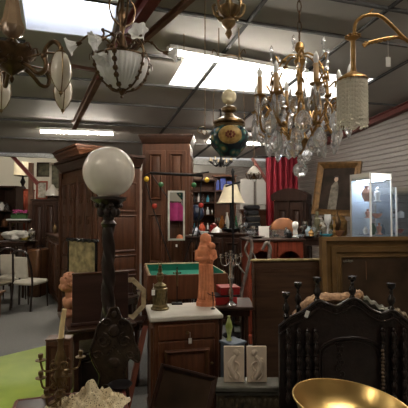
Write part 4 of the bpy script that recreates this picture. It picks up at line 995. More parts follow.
# --- crystal chandelier
t = hang('crystal_chandelier', 'large gilt cage chandelier dripping with cut crystal and candle lights', 300, 118, 2.32); 
u = 2.32/400            # metres per photograph pixel at this distance
ct = ctop(t)
m = MB(); chain(m, (0, 0, 77*u), (0, 0, ct-.02), .02, .003); m.build('chain', M_bronzeb, t)
m = MB(); m.lathe([(0, ct-.03), (.03, ct-.03), (.05, ct-.005), (0, ct)], 16); m.build('ceiling_rose', M_gold, t)
m = MB(); m.lathe([(0, 78*u), (.02, 76*u), (.03, 70*u), (.012, 66*u), (.035, 58*u), (.02, 52*u), (.014, 30*u), (.03, 10*u), (.04, -2*u), (.02, -12*u), (.05, -22*u), (.03, -30*u), (.012, -36*u), (0, -38*u)], 16); m.build('stem', M_gold, t)
for k in range(6):
    a = k*PI/3+.25; ca, sa = math.cos(a), math.sin(a); m = MB()
    P = [(.02, 64), (.07, 62), (.13, 50), (.175, 28), (.17, 8), (.115, -8), (.06, -22), (.02, -28)]
    m.tube(curve([(r_*ca, r_*sa, z*u) for r_, z in P], 6), .0055, 6)
    m.tube(curve([(.10*ca, .10*sa, 20*u), (.13*ca, .13*sa, 34*u), (.17*ca, .17*sa, 40*u), (.185*ca, .185*sa, 30*u)], 5), .006, 6)
    m.tube(curve([(.16*ca, .16*sa, 14*u), (.20*ca, .20*sa, 4*u), (.20*ca, .20*sa, -8*u), (.16*ca, .16*sa, -12*u)], 5), .006, 6)
    for r_, z, s_ in ((.10, 56, .018), (.165, 34, .02), (.178, 16, .022), (.12, -8, .02)): m.sph((r_*ca, r_*sa, z*u), s_, 6, (1, 1, .6))
    for r_, z in ((.13, 54), (.185, 24), (.19, 4), (.09, -16)): m.tube(curve([((r_+.0)*ca, r_*sa, z*u), ((r_+.03)*ca-.015*sa, (r_+.03)*sa+.015*ca, (z+5)*u), ((r_+.02)*ca-.03*sa, (r_+.02)*sa+.03*ca, z*u)], 4), .005, 5)
    m.build('rib', M_gold, t)
CAND = []
for k in range(8):
    a = k*PI/4+.12; ca, sa = math.cos(a), math.sin(a); rr = .29 if k % 2 else .24; zb = (18 if k % 2 else 26)*u-.03
    m = MB(); m.tube(curve([(.15*ca, .15*sa, 0), (.19*ca, .19*sa, -14*u), (rr*.97*ca, rr*.97*sa, -10*u), (rr*ca, rr*sa, zb-.01)], 6), .007, 6)
    m.tube(curve([(.17*ca, .17*sa, 6*u), (.2*ca, .2*sa, 14*u), (.23*ca-.01*sa, .23*sa+.01*ca, 6*u)], 5), .005, 5); m.sph((.2*ca, .2*sa, -12*u), .016, 6)
    arm = m.build('arm', M_gold, t)
    m = MB(); cx, cy = rr*ca, rr*sa; m.lathe([(0, zb-.012), (.012, zb-.01), (.034, zb), (.036, zb+.004), (.012, zb+.006), (.015, zb+.03), (0, zb+.03)], 12, (cx, cy, 0)); m.build('candle_cup', M_gold, arm)
    m = MB(); m.lathe([(0, zb+.026), (.015, zb+.026), (.0135, zb+.11), (0, zb+.11)], 10, (cx, cy, 0)); m.build('candle_sleeve', M_candleb, arm)
    m = MB(); m.lathe([(0, zb+.108), (.008, zb+.11), (.016, zb+.13), (.014, zb+.148), (.006, zb+.17), (0, zb+.178)], 10, (cx, cy, 0)); m.build('bulb', M_lampw, arm)
    CAND.append((cx, cy, zb))
n = 0
for (cx, cy, zb) in CAND:
    for j in range(3):
        b_ = j*2.1; pend(t, (cx+.03*math.cos(b_), cy+.03*math.sin(b_), zb-.004), j % 2, b_); n += 1
    pend(t, (cx, cy, zb-.03), 3, random.uniform(0, 3)); n += 1
for k in range(10):
    a = k*2*PI/10; pend(t, (.20*math.cos(a), .20*math.sin(a), -16*u), 3 if k % 2 else 4, a+PI/2); n += 1
for k in range(8):
    a = k*2*PI/8+.3; pend(t, (.13*math.cos(a), .13*math.sin(a), -22*u), 4 if k % 2 else 3, a+PI/2); n += 1
for k in range(9):
    a = k*2*PI/9+.35; pend(t, (.262*math.cos(a), .262*math.sin(a), -3*u), 4, a+PI/2)
for k in range(8):
    a = k*2*PI/8; pend(t, (.10*math.cos(a), .10*math.sin(a), 26*u), 1, a); n += 1
for k in range(8):
    a = k*2*PI/8+.4; pend(t, (.165*math.cos(a), .165*math.sin(a), 14*u), 3 if k % 2 else 1, a+PI/2); n += 1
for k in range(6):
    a = k*PI/3+.25; pend(t, (.17*math.cos(a), .17*math.sin(a), 46*u), 2, a); pend(t, (.07*math.cos(a), .07*math.sin(a), 4*u), 1, a)
for k in range(6):
    a = k*PI/3+.1; m = MB(); x, y = .13*math.cos(a), .13*math.sin(a); m.tube([(x, y, 52*u), (x*1.3, y*1.3, 56*u)], .004, 5); m.lathe([(0, 56*u), (.008, 57*u), (.005, 63*u), (.013, 66*u), (.008, 71*u), (0, 73*u)], 8, (x*1.3, y*1.3, 0)); m.build('crystal_spire', M_crystal, t)
m = MB(); m.lathe([(0, -30*u), (.016, -32*u), (.008, -36*u), (.02, -42*u), (.008, -47*u), (0, -48*u)], 8); m.sph((0, 0, -52.5*u), 7.5*u, 14); m.build('crystal_ball', M_crystal, t, smooth=False)

# --- swan-neck gilt lamp with crystal fringe (centre stem off to the right)
Yw = 1.86; t = hang('fringed_lamp', 'gilt swan-neck hanging lamp with a drum of crystal fringe, at upper right', 352, 76, Yw); u = Yw/400; o_ = t.location.copy()
def wl(px, py, dy=0.): p = W(px, py, Yw+dy); return p-o_
m = MB(); m.tube(curve([wl(354, 37), wl(354.5, 29), wl(357, 21), wl(366, 15.5), wl(380, 16), wl(393, 27), wl(404, 38), wl(415, 45), wl(428, 46)], 6), .0085, 10); 
m.tube(curve([wl(364, 47), wl(370, 42), wl(382, 39), wl(395, 37), wl(408, 41), wl(426, 48)], 5), .0055, 8)
for k in range(9):
    x = 364+k*4.2; y = 46-k*.9; m.sph(wl(x, y-1.5), .009, 6, (1.2, .7, .8)); m.tube(curve([wl(x, y), wl(x+1, y-4), wl(x+3, y-3)], 3), .003, 5)
m.tube(curve([wl(369, 15), wl(371, 11), wl(373, 9)], 4), .004, 6)
m.build('swan_neck', M_gold, t)
m = MB(); p = wl(428, 46); zt = zceil(o_.x+p.x, Yw)-o_.z; m.lathe([(0, p.z-.12), (.03, p.z-.08), (.02, p.z-.03), (.035, p.z), (.015, p.z+.05), (.012, zt-.04), (.05, zt-.01), (0, zt)], 16, (p.x, p.y, 0)); m.build('centre_stem', M_gold, t)
m = MB(); z1 = wl(354, 36).z; m.lathe([(0, z1+.005), (.022, z1), (.03, z1-.01), (.012, z1-.022), (.01, z1-.03), (.012, z1-.15), (.016, .015), (0, .015)], 14, (.006, 0, 0))
for k in range(8): a = k*PI/4; m.sph((.006+.03*math.cos(a), .03*math.sin(a), z1-.002), .010, 6, (1, 1, .5))
m.build('tube_stem', M_gold, t)
m = MB(); m.lathe([(0, .016), (.02, .016), (.045, .002), (.068, -.014), (.072, -.022), (.068, -.028), (0, -.026)], 32, (0, 0, 0), 16, .02); m.build('cap', M_gold, t)
M_fringe = mat('glass bead fringe', (.97, .95, .90), .06, trans=.35, var=.06, scale=30, ior=1.4); translucent(M_fringe, (1, .98, .93), .7)
nb = 60; me_ = None
for k in range(nb):
    a = 2*PI*k/nb; 
    if me_ is None:
        m = MB(); L = .215; 
        m.lathe([(0, 0)]+[((.0042, .0016, .0036, .003)[i % 4], -i*L/40) for i in range(38)]+[(.006, -L*.97), (0, -L)], 6); m.build('bead_strand', M_fringe, t); o = COL.objects[-1] if False else [c for c in t.children if c.name.startswith('bead_strand')][0]; me_ = o.data
    else:
        o = bpy.data.objects.new('bead_strand', me_); COL.objects.link(o); o.parent = t
    o.location = (.066*math.cos(a), .066*math.sin(a), -.026); o.scale = (random.uniform(.7, 1.4), random.uniform(.7, 1.4), random.uniform(.9, 1.05))
m = MB(); m.lathe([(0, -.03), (.03, -.035), (.04, -.09), (.035, -.16), (0, -.18)], 16); m.build('inner_glass', M_frost, t)
m = MB(); m.tube([wl(388, 39), wl(388.3, 58)], .0008, 4); m.box(wl(388.2, 62), (.022, .002, .045)); m.build('price_tag', M_paper, t)

# --- left bronze chandelier with alabaster tulips
Yl = 2.3; t = hang('bronze_chandelier', 'brown bronze chandelier with strapped cream tulip shades, at upper left', 12, 62, Yl); u = Yl/400; ct = ctop(t)
m = MB(); m.lathe([(0, -22*u), (.008, -20*u), (.014, -17*u), (.006, -14*u), (.03, -11*u), (.075, -5*u), (.10, 3*u), (.125, 8*u), (.13, 12*u), (.10, 13*u), (.06, 16*u), (.03, 22*u), (.012, 25*u), (0, 25*u)], 28, (0, 0, 0), 12, .03)
for k in range(10):
    a = k*PI/5; m.tube(curve([(.11*math.cos(a), .11*math.sin(a), 12*u), (.135*math.cos(a+.15), .135*math.sin(a+.15), 15*u), (.14*math.cos(a+.3), .14*math.sin(a+.3), 9*u)], 4), .006, 5); m.sph((.085*math.cos(a), .085*math.sin(a), 0), .018, 6)
m.build('body', M_bronzeb, t)
m = MB(); m.lathe([(0, 24*u), (.02, 25*u), (.055, 29*u), (.068, 35*u), (.055, 41*u), (.048, 46*u), (.034, 62*u), (.024, 90*u), (.02, 110*u), (0, 110*u)], 24, (0, 0, 0), 8, .06); m.build('glass_stem', mat('smoky ribbed glass', (.40, .28, .18), .15, trans=.5, bump=.2), t)
m = MB(); m.lathe([(0, 108*u), (.012, 108*u), (.012, ct-.04), (.05, ct-.02), (0, ct)], 12); m.build('rod', M_bronzeb, t)
def tulip(parent, x, y, z):      # z: top of the shade
    q = MB(); q.lathe([(0, 0), (.022, 0), (.034, -.012), (.048, -.05), (.055, -.10), (.05, -.145), (.03, -.19), (.012, -.215), (0, -.22)], 24, (x, y, z)); s = q.build('tulip_shade', M_opalc, parent)
    q = MB()
    for k in range(4):
        a = k*PI/2+.5; q.tube([(x+r_*1.03*math.cos(a), y+r_*1.03*math.sin(a), z+zz) for r_, zz in ((.022, 0), (.034, -.012), (.048, -.05), (.055, -.10), (.05, -.145), (.03, -.19), (.008, -.218))], .0032, 5)
    q.lathe([(0, .03), (.012, .03), (.014, .012), (.026, .006), (.028, -.004), (.022, -.006), (0, -.006)], 12, (x, y, z)); q.lathe([(0, -.205), (.014, -.208), (.010, -.22), (.012, -.228), (.004, -.236), (0, -.25)], 10, (x, y, z)); q.build('strap', M_bronze, s)
for k in range(5):
    a = R(-18)+k*2*PI/5; ca, sa = math.cos(a), math.sin(a); rr = .34
    q = MB(); P = [(.08, -3), (.13, -8), (.18, -15), (.225, -14), (.24, -7), (.225, 1), (.24, 9), (.285, 14), (.325, 10), (rr, 4)]
    q.tube(curve([(r_*ca, r_*sa, z*u) for r_, z in P], 6), [.013]*len(curve([(0, 0, 0)]*10, 6)), 8); q.sph((.225*ca, .225*sa, 1*u), .02, 8); q.tube(curve([(.12*ca, .12*sa, 2*u), (.23*ca, .23*sa, 4*u), (.32*ca, .32*sa, 2*u)], 4), .006, 6)
    ar = q.build('arm', M_bronzeb, t); tulip(ar, rr*ca, rr*sa, 2*u)

# --- basket chandelier with glass bowl and flower shades
Yb = 2.2; t = hang('basket_chandelier', 'brass chandelier with a ribbed frosted glass bowl and flower shades', 122, 62, Yb); u = Yb/400; ct = ctop(t)
m = MB(); pr = []
for k in range(13): a = PI/2*k/12; pr.append((.142*math.sin(a), -.155+ (1-math.cos(a))*.165))
pr[0] = (0, -.155); inn = [(max(0, r_-.006), z+.006) for r_, z in pr]; m.lathe(pr+inn[::-1], 144, (0, 0, 0), 36, .022); m.build('glass_bowl', M_frost, t)
m = MB()
for k in range(6):
    a = k*PI/3-.05-PI/2; ca, sa = math.cos(a), math.sin(a)
    m.tube(curve([(r_*1.05*ca, r_*1.05*sa, z) for r_, z in ((.02, -.165), (.08, -.14), (.125, -.085), (.145, -.02), (.15, .03), (.125, .09), (.06, .14), (.02, .15))], 4), .0055, 6)
    for r_, z in ((.146, .0), (.14, -.04), (.125, -.08), (.105, -.11), (.06, -.145)): m.sph((r_*1.07*ca, r_*1.07*sa, z), .016 if k in (0, 3) else .012, 6)
    m.tube(curve([(.15*ca, .15*sa, .02), (.175*ca, .175*sa, .01), (.175*ca, .175*sa, -.02)], 4), .003, 5)
m.lathe([(0, -.19), (.008, -.185), (.022, -.165), (.03, -.155), (0, -.15)], 12); m.sph((0, 0, -.195), .009, 8)
m.lathe([(0, .0), (.018, .0), (.02, .03), (.012, .05), (.03, .08), (.022, .12), (.012, .15), (.018, .2), (0, .2)], 14)
m.tube([(.148*math.cos(k*PI/16), .148*math.sin(k*PI/16), .012) for k in range(33)], .005, 6)
m.build('basket_frame', M_bronzeb, t)
m = MB()
for k in range(4):
    a = k*PI/2+.6; ca, sa = math.cos(a), math.sin(a); m.tube(curve([(.015*ca, .015*sa, .2), (.06*ca, .06*sa, .24), (.075*ca, .075*sa, .32), (.03*ca, .03*sa, .38), (.01*ca, .01*sa, .42)], 5), .006, 6)
m.lathe([(0, .2), (.02, .2), (.03, .26), (.012, .3), (.01, ct-.03), (.05, ct-.01), (0, ct)], 12); m.build('crown_stem', M_bronzeb, t)
def flower(parent, loc, rot, s=1.):
    q = MB(); q.at(loc, rot, (s, s, s)).lathe([(.012, 0), (.018, .01), (.028, .03), (.038, .045), (.052, .052), (.050, .054), (.036, .048), (.026, .033), (.016, .012), (.010, .002)], 36, (0, 0, 0), 6, .13); f_ = q.build('flower_shade', M_frost, parent)
    q = MB(); q.at(loc, rot, (s, s, s)).lathe([(0, -.03), (.008, -.03), (.013, -.01), (.014, .006), (0, .012)], 10); q.build('holder', M_bronzeb, f_)
ox, oz = t.location.x, t.location.z
def bl(px, py, dy=0.): p = W(px, py, Yb+dy); return Vector((p.x-ox, dy, p.z-oz))
for (px, py, dy, mid, rot) in ((77, 44, 0, [(118, 52), (104, 38), (90, 35), (83, 39)], (0, -1.9, 0)), (101, 39, -.10, [(120, 46), (112, 34), (103, 30), (104, 34)], (.5, -2.1, 0)), (141, 37, -.14, [(126, 50), (130, 46), (133, 42), (136, 38)], (1.35, 0, -.15)), (106, 54, -.13, [(120, 58), (112, 46), (108, 46), (107, 50)], (.3, -2.7, 0)), (168, 53, .05, [(132, 52), (143, 42), (152, 43), (159, 50)], (0, 1.7, 0))):
    q = MB(); e = bl(px, py, dy); P = [bl(x, y, dy*(i+1)/5) for i, (x, y) in enumerate(mid)]+[e]; q.tube(curve(P, 5), .0055, 6)
    for p in P[1:3]: q.sph(p, .011, 6)
    ar = q.build('arm', M_bronzeb, t); flower(ar, e, rot, .95)

# --- hanging oil lamp with painted globe, in its harness
Yo = 3.0; t = hang('hanging_oil_lamp', 'hanging oil lamp with a painted floral font and a round glass chimney ball', 229, 140, Yo, 'lamp'); u = Yo/400; ct = ctop(t)
M_font = None
mm, nt, b_ = newmat('painted floral pottery'); tc = nt.nodes.new('ShaderNodeTexCoord'); n1 = nt.nodes.new('ShaderNodeTexVoronoi'); n1.inputs['Scale'].default_value = 16; nt.links.new(tc.outputs['Object'], n1.inputs['Vector'])
rp = nt.nodes.new('ShaderNodeValToRGB'); nt.links.new(n1.outputs['Distance'], rp.inputs[0]); e = rp.color_ramp.elements; e[0].color = (.40, .33, .16, 1); e[1].color = (.01, .02, .03, 1); e[0].position = .15; e[1].position = .6; x_ = e.new(.35); x_.color = (.03, .12, .11, 1)
nt.links.new(rp.outputs[0], b_.inputs['Base Color']); b_.inputs['Roughness'].default_value = .25
m = MB(); m.lathe([(0, -17*u), (.06, -17*u), (.08, -14*u), (.13, -6*u), (.148, 1*u), (.145, 7*u), (.115, 12*u), (.10, 13*u), (0, 13*u)], 36); m.build('painted_font', mm, t)
m = MB(); m.at((0, -.128, 2*u), (R(8), 0, 0), (1, .3, .8)); m.sph((0, 0, 0), .085, 20); md = m.build('painted_medallion', mat('ochre floral medallion', (.30, .17, .04), .4, c2=(.62, .44, .16), scale=25), t)
m = MB()
for k in range(9): a = k*2*PI/9; m.at((0, -.154, 2*u), (R(8), 0, 0)); m.sph((.03*math.cos(a), 0, .02*math.sin(a)), .010, 6, (1, .4, 1))
m.sph((0, 0, 0), .012, 8, (1, .5, 1)); m.build('painted_roses', mat('dark rose paint', (.20, .045, .02), .4), md)
m = MB(); m.lathe([(0, 12*u), (.115, 12*u), (.12, 14*u), (.10, 15.5*u), (.12, 17*u), (.115, 19*u), (.07, 22*u), (.04, 24*u), (.03, 27*u), (.055, 29*u), (.058, 32*u), (.03, 34*u), (0, 34*u)], 28); m.build('gallery', M_bronze, t)
m = MB(); m.sph((0, 0, 43.5*u), 7.6*u, 24, (1, 1, 1)); m.build('glass_ball', mat('frosted warm glass ball', (.80, .72, .50), .15, trans=.25), t)
m = MB(); m.lathe([(.018, 50*u), (.016, 56*u), (.018, 64*u), (.016, 64*u), (.014, 56*u), (.016, 50*u)], 16); m.build('chimney', M_clear, t)
m = MB()       # harness
for s in (-1, 1):
    m.tube([(s*10*u, 0, 114*u), (s*10.5*u, 0, 82*u)], .0035, 6); m.tube(curve([(s*14*u, 0, 82*u), (s*11*u, 0, 86*u), (s*15*u, 0, 92*u), (s*17*u, 0, 88*u)], 4), .004, 6)
    m.tube(curve([(s*10.5*u, 0, 82*u), (s*30*u, .0, 60*u), (s*34*u, 0, 20*u), (s*19*u, 0, 12*u)], 8), .0025, 6) if False else None
    m.tube([(s*10.5*u, 0, 82*u), (s*15*u, .02, 50*u), (s*16*u, .0, 14*u)], .0022, 5)
m.tube([(10.5*u*math.cos(k*PI/12), 10.5*u*math.sin(k*PI/12), 82*u) for k in range(25)], .004, 6)
m.build('harness', M_bronze, t)
m = MB(); m.lathe([(0, 102*u), (.012, 104*u), (.03, 108*u), (.016, 112*u), (.05, 117*u), (.055, 120*u), (.03, 124*u), (.075, 130*u), (.085, 134*u), (.03, 138*u), (.02, 146*u), (.012, ct-.02), (.04, ct-.01), (0, ct)], 20)
for k in range(8): a = k*PI/4; m.tube(curve([(.04*math.cos(a), .04*math.sin(a), 124*u), (.10*math.cos(a), .10*math.sin(a), 127*u), (.12*math.cos(a), .12*math.sin(a), 136*u), (.10*math.cos(a), .10*math.sin(a), 138*u)], 4), .011, 6)
m.build('counterweight_crown', M_bronze, t)

# --- thin hanging hook rods
def rod(label, px, py0, py1, Y, hook=True):
    p1 = W(px, py1, Y); t = thing('hanging_hook', label, 'hook', p1); zt = zceil(p1.x, p1.y)-p1.z; m = MB(); m.tube([(0, 0, 0), (0, 0, zt)], .004, 6)
    if hook: m.tube(curve([(0, 0, 0), (.02, 0, -.02), (.0, 0, -.045), (-.03, 0, -.02), (-.03, 0, .0)], 4), .004, 6); m.tube(curve([(0, 0, .02), (-.05, 0, .03), (-.07, 0, -.01), (-.04, 0, -.03)], 4), .005, 6)
    m.build('rod', M_bronze, t)
rod('thin black rod with a curled hook between the tall armoire and the oil lamp', 205, 66, 130, 3.6)
rod('thin dark cable hanging above the left end of the long fluorescent tube', 184, 0, 50, 4.2, False)

# --- small chandelier far back, small hanging lamp far back
Y5 = 6.6; t = hang('small_chandelier', 'small black candle chandelier hanging far back under the painted oil lamp', 221, 162, Y5); u = Y5/400; ct = ctop(t)
m = MB(); m.lathe([(0, -6*u), (.02, -4*u), (.05, -1*u), (.02, 2*u), (.012, ct-.02), (.04, ct), (0, ct)], 12); m.build('stem', M_iron, t)
for k in range(8):
    a = k*PI/4+.2; rr = 11*u; m = MB(); m.tube(curve([(0, 0, 0), (rr*.5*math.cos(a), rr*.5*math.sin(a), -4*u), (rr*math.cos(a), rr*math.sin(a), 0)], 5), .009, 5); m.lathe([(0, 0), (.03, .0), (.032, .01), (0, .01)], 8, (rr*math.cos(a), rr*math.sin(a), 0)); ar = m.build('arm', M_iron, t)
    m = MB(); m.tube([(rr*math.cos(a), rr*math.sin(a), .01), (rr*math.cos(a), rr*math.sin(a), 4.5*u)], .011, 6); m.build('candle', M_candle, ar)
Y6 = 7.2; t = hang('hanging_lamp', 'small hanging lamp with a white dome shade and scrolled arms, far back', 254, 174, Y6, 'lamp'); u = Y6/400; ct = ctop(t)
m = MB(); m.lathe([(0, 8*u), (.02, 8*u), (.06, 6*u), (.12, 2*u), (.125, 0), (.11, 0), (.05, 5*u), (0, 6*u)], 20); m.build('dome_shade', M_opal, t)
m = MB(); m.lathe([(0, -8*u), (.03, -6*u), (.05, -3*u), (.02, -1*u), (.015, 2*u), (0, 3*u)], 12); m.lathe([(0, 8*u), (.01, 8*u), (.008, ct), (0, ct)], 8)
for k in range(6): a = k*PI/3; m.tube(curve([(.03*math.cos(a), .03*math.sin(a), -3*u), (.11*math.cos(a), .11*math.sin(a), -5*u), (.15*math.cos(a), .15*math.sin(a), 0), (.12*math.cos(a), .12*math.sin(a), 1*u)], 4), .008, 5)
m.build('scroll_arms', M_bronzeb, t)
m = MB(); m.sph((0, 0, -6*u), .035, 10); m.build('glass_finial', M_white, t)
# warm spotlight clipped on the tall armoire
t = thing('spotlight', 'small lit warm spotlight on top of the red-friezed armoire', 'spotlight', (W(88, 143, 8.3).x, 8.3, 2.99)); m = MB(); m.lathe([(0, 0), (.05, 0), (.05, .02), (.02, .03), (.02, .05), (.045, .07), (.05, .11), (0, .11)], 14); m.build('body', M_white, t); m = MB(); m.lathe([(0, 0), (.045, 0), (.04, .012), (0, .015)], 14); o = m.build('bulb', emat('warm red spotlight bulb', (1, .55, .4), 5), t); o.location = (0, 0, .112)
# warm red lamp beside the curtain
p = W(274.5, 199, 8.5); t = thing('shelf_lamp', 'small glowing orange lamp in front of the crimson curtain', 'lamp', (p.x, 8.5, 0)); m = MB(); m.lathe([(0, 0), (.12, 0), (.12, .03), (.02, .05), (.015, p.z-.1), (.03, p.z-.08), (0, p.z-.06)], 12); m.build('stand', M_bronze, t); m = MB(); m.sph((0, 0, p.z), .05, 12); m.build('bulb', emat('glowing orange glass', (1, .25, .12), 12), t)

# --- bell-shade standard lamp
Yf = 6.62; p = W(231, 203, Yf); t = thing('standard_lamp', 'standing lamp with a cream bell-shaped fabric shade behind the dark counter', 'lamp', (p.x, Yf+.05, 0)); u = Yf/400; z0 = p.z
m = MB(); prf = [(14.5*u, 0), (13*u, 1.5*u), (10.5*u, 7*u), (8*u, 14*u), (6.5*u, 18.5*u)]; m.lathe(prf+[(r_-.008, z) for r_, z in prf[::-1]], 24, (0, 0, z0)); m.build('lamp_shade', M_shade, t)
m = MB(); m.lathe([(0, 0), (.16, 0), (.16, .03), (.03, .06), (.02, 1.0), (.02, z0+.1), (0, z0+.1)], 14); m.build('pole', M_iron, t)
Yg = 5.6; p = W(231.5, 172, Yg)
t = thing('pole_stand', 'thin black pole stand rising in front of the cream bell lampshade', 'stand', (p.x, Yg-.25, 0)); m = MB(); m.lathe([(0, 0), (.14, 0), (.14, .02), (.016, .05), (.014, p.z-.1), (.026, p.z-.02), (.01, p.z+.02), (0, p.z+.03)], 10); m.tube([(-.1, 0, p.z-.22), (.1, 0, p.z-.16)], .012, 6); m.build('pole', M_iron, t)

# ================================================================ small things on tables, the back rooms
def prof_thing(kind, h, r):
    P = dict(
     vase=[(0, 0), (.45, 0), (.5, .05), (.9, .35), (1, .55), (.6, .78), (.35, .88), (.5, 1), (.42, 1), (.3, .88), (0, .86)],
     bottle=[(0, 0), (.95, 0), (1, .05), (1, .5), (.4, .72), (.35, .95), (.42, 1), (0, 1)],
     goblet=[(0, 0), (.8, 0), (.75, .05), (.15, .12), (.12, .45), (.3, .5), (.9, .65), (1, .85), (.9, 1), (.82, 1), (.8, .68), (0, .55)],
     candlestick=[(0, 0), (1, 0), (.9, .06), (.3, .12), (.5, .25), (.2, .34), (.45, .5), (.5, .58), (.2, .66), (.3, .8), (.55, .86), (.6, .92), (.3, .95), (.3, 1), (0, 1)],
     bowl=[(0, 0), (.4, 0), (.45, .1), (.8, .5), (1, .95), (1, 1), (.94, 1), (.7, .5), (0, .25)],
     plate=[(0, 0), (.5, 0), (.6, .3), (1, .8), (1, 1), (.6, .6), (0, .4)],
     jar=[(0, 0), (.8, 0), (1, .1), (1, .7), (.7, .8), (.75, .86), (.3, .93), (.12, .96), (.12, 1), (0, 1)],
     dome=[(0, 0), (1, 0), (.98, .1), (.75, .5), (.35, .8), (.15, .86), (.12, 1), (0, 1)],
     lampbase=[(0, 0), (.7, 0), (.6, .06), (.2, .15), (.7, .4), (.9, .55), (.5, .75), (.2, .85), (.2, 1), (0, 1)],
     figure=[(0, 0), (.9, 0), (.85, .08), (.5, .12), (.6, .35), (.75, .55), (.7, .68), (.25, .76), (.25, .8), (.42, .86), (.38, .96), (0, 1)])[kind]
    return [(a*r, b_*h) for a, b_ in P]
def small(kind, name, label, cat, loc, h, r, m_, n=16, group=None):
    m = MB(); m.lathe(prof_thing(kind, h, r), n); o = m.build(name, m_); tag(o, label, cat, group); return place(o, loc)
def sup(px, z, Y): p = W(px, 200, Y); return (p.x, Y, z)
TAN = mat('amber glass', (.36, .14, .03), .2); GRN = mat('bottle green glass', (.02, .12, .06), .15); PNK = mat('salmon pink glaze', (.55, .22, .15), .35); BRN = mat('brown stoneware', (.16, .07, .03), .35); OLV = mat('olive brass', (.16, .13, .05), .4, metal=.6)
# on the red mahogany sideboard (top 1.3025)
s0 = 1.303
p = sup(295, s0, 5.22); t = thing('marble_head', 'small white marble head on the red sideboard', 'bust', p, R(-15))
m = MB(); m.lathe([(0, 0), (.05, 0), (.05, .015), (.03, .025), (.026, .06), (0, .06)], 14); m.tube([(0, 0, .05), (0, 0, .11)], [.034, .026], 10); m.sph((0, 0, .155), .045, 14, (.9, 1, 1.2)); m.sph((0, -.045, .15), .009, 6); m.sph((0, .012, .18), .045, 10, (1, 1, .8)); m.build('head', M_white, t, remesh=.005)
small('plate', 'silver_dish', 'flat silver dish at the left end of the red sideboard', 'dish', sup(257, s0, 5.15), .03, .10, M_silver, 20)
m = MB(); m.box((0, 0, .075), (.14, .01, .15)); o = m.build('card', M_paper); tag(o, 'white card propped up on the left of the red sideboard', 'card'); place(o, sup(264, s0, 5.28), rot=(-.12, 0, R(10)))
t = thing('glass_case', 'small rectangular glass case on the middle of the red sideboard', 'case', sup(279, s0, 5.3)); m = MB()
for x in (-.13, .13):
    for y in (-.06, .06): m.box((x, y, .05), (.008, .008, .1))
for z in (.004, .1):
    for y in (-.06, .06): m.box((0, y, z), (.268, .008, .008))
    for x in (-.13, .13): m.box((x, 0, z), (.008, .128, .008))
m.build('frame', M_silver, t); m = MB(); m.box((0, -.062, .052), (.25, .002, .088)); m.box((0, .062, .052), (.25, .002, .088)); m.box((0, 0, .105), (.26, .12, .002)); m.build('glass', M_vglass, t)
m = MB(); m.lathe(prof_thing('bowl', .04, .04), 14); o = m.build('silver_bowl', M_silver); tag(o, 'little silver bowl inside the small glass case', 'bowl'); place(o, sup(276, s0+.0, 5.3))
small('jar', 'dark_jar', 'small dark lidded jar on the red sideboard right of the glass case', 'jar', sup(289, s0, 5.18), .10, .035, M_black)
small('bowl', 'glass_bowl', 'shallow glass bowl at the right end of the red sideboard', 'bowl', sup(299.5, s0, 5.12), .05, .06, M_vglass)
# rounded brown chair back behind the sideboard
t = thing('chair', 'chair with a rounded tan leather back behind the red sideboard', 'chair', (W(284, 225, 5.75).x, 5.8, 0)); zc1 = W(284, 222, 5.75).z
m = MB(); m.at((0, 0, zc1-.1), (0, 0, 0), (1, .25, .85)); m.sph((0, 0, 0), .19, 20); m.build('backrest', mat('tan leather', (.28, .11, .045), .45), t)
m = MB(); m.box((0, -.0, .55), (.4, .4, .1), .03); m.build('seat', BRN, t)
for sx in (-.16, .16):
    for sy in (-.16, .16): m = MB(); m.tube([(sx, sy, 0), (sx*.95, sy*.95, zc1-.2 if sy > 0 else .5)], .018, 8); m.build('leg', M_wdark, t)
# long table (top z 1.25) y 5.8-6.7
T2 = 1.25
def lt(px, dy=0.): return sup(px, T2, 6.6+dy*.85)
items = [('figure', 'greenish bronze figurine standing tall beside the arched armoire', 'statuette', 317, .0, .42, .07, mat('verdigris bronze', (.15, .14, .085), .5, metal=.3)),
 ('vase', 'square-shouldered pale blue glass tankard left of the bronze figurine', 'tankard', 308.5, -.15, .17, .06, mat('pale blue glass', (.30, .40, .46), .15)),
 ('lampbase', 'tarnished brass lamp base under the portrait', 'lamp base', 337, -.1, .42, .07, M_bronzeb),
 ('goblet', 'frosted white glass goblet on a thin stem before the portrait', 'goblet', 327.5, -.2, .36, .055, M_frost),
 ('bowl', 'turquoise glass dish on the display table below the portrait', 'dish', 326, -.32, .05, .10, M_teal),
 ('candlestick', 'tall polished brass candlestick before the right side of the portrait', 'candlestick', 334, -.34, .34, .05, M_gold),
 ('jar', 'brass urn with a lid at the right of the display table', 'urn', 340, .1, .36, .11, M_gold),
 ('vase', 'cream vase behind the turquoise dish', 'vase', 321, .25, .26, .09, M_cream),
 ('bowl', 'brown stoneware bowl near the gilt frame corner', 'bowl', 338.5, -.3, .10, .09, BRN),
 ('plate', 'oval silver tray edge at the left of the display table', 'tray', 307, -.32, .025, .14, M_silver),
 ('goblet', 'clear wine glass at the front of the display table', 'glass', 314, -.34, .16, .035, M_vglass),
 ('candlestick', 'short dark bronze candlestick left of the frosted goblet', 'candlestick', 320.5, -.15, .2, .04, M_bronze),
 ('dome', 'small glass cloche between the tankard and the cream vase', 'cloche', 313, .1, .22, .06, M_vglass),
 ('figure', 'small golden figure beside the lidded brass urn', 'statuette', 331, .1, .26, .045, OLV),
 ('bottle', 'dark slim bottle at the left rear of the display table', 'bottle', 302, .22, .28, .03, M_black)]
for kind, lb, cat, px, dy, h, r, m_ in items: small(kind, cat.replace(' ', '_'), lb, cat, lt(px, dy), h, r, m_)
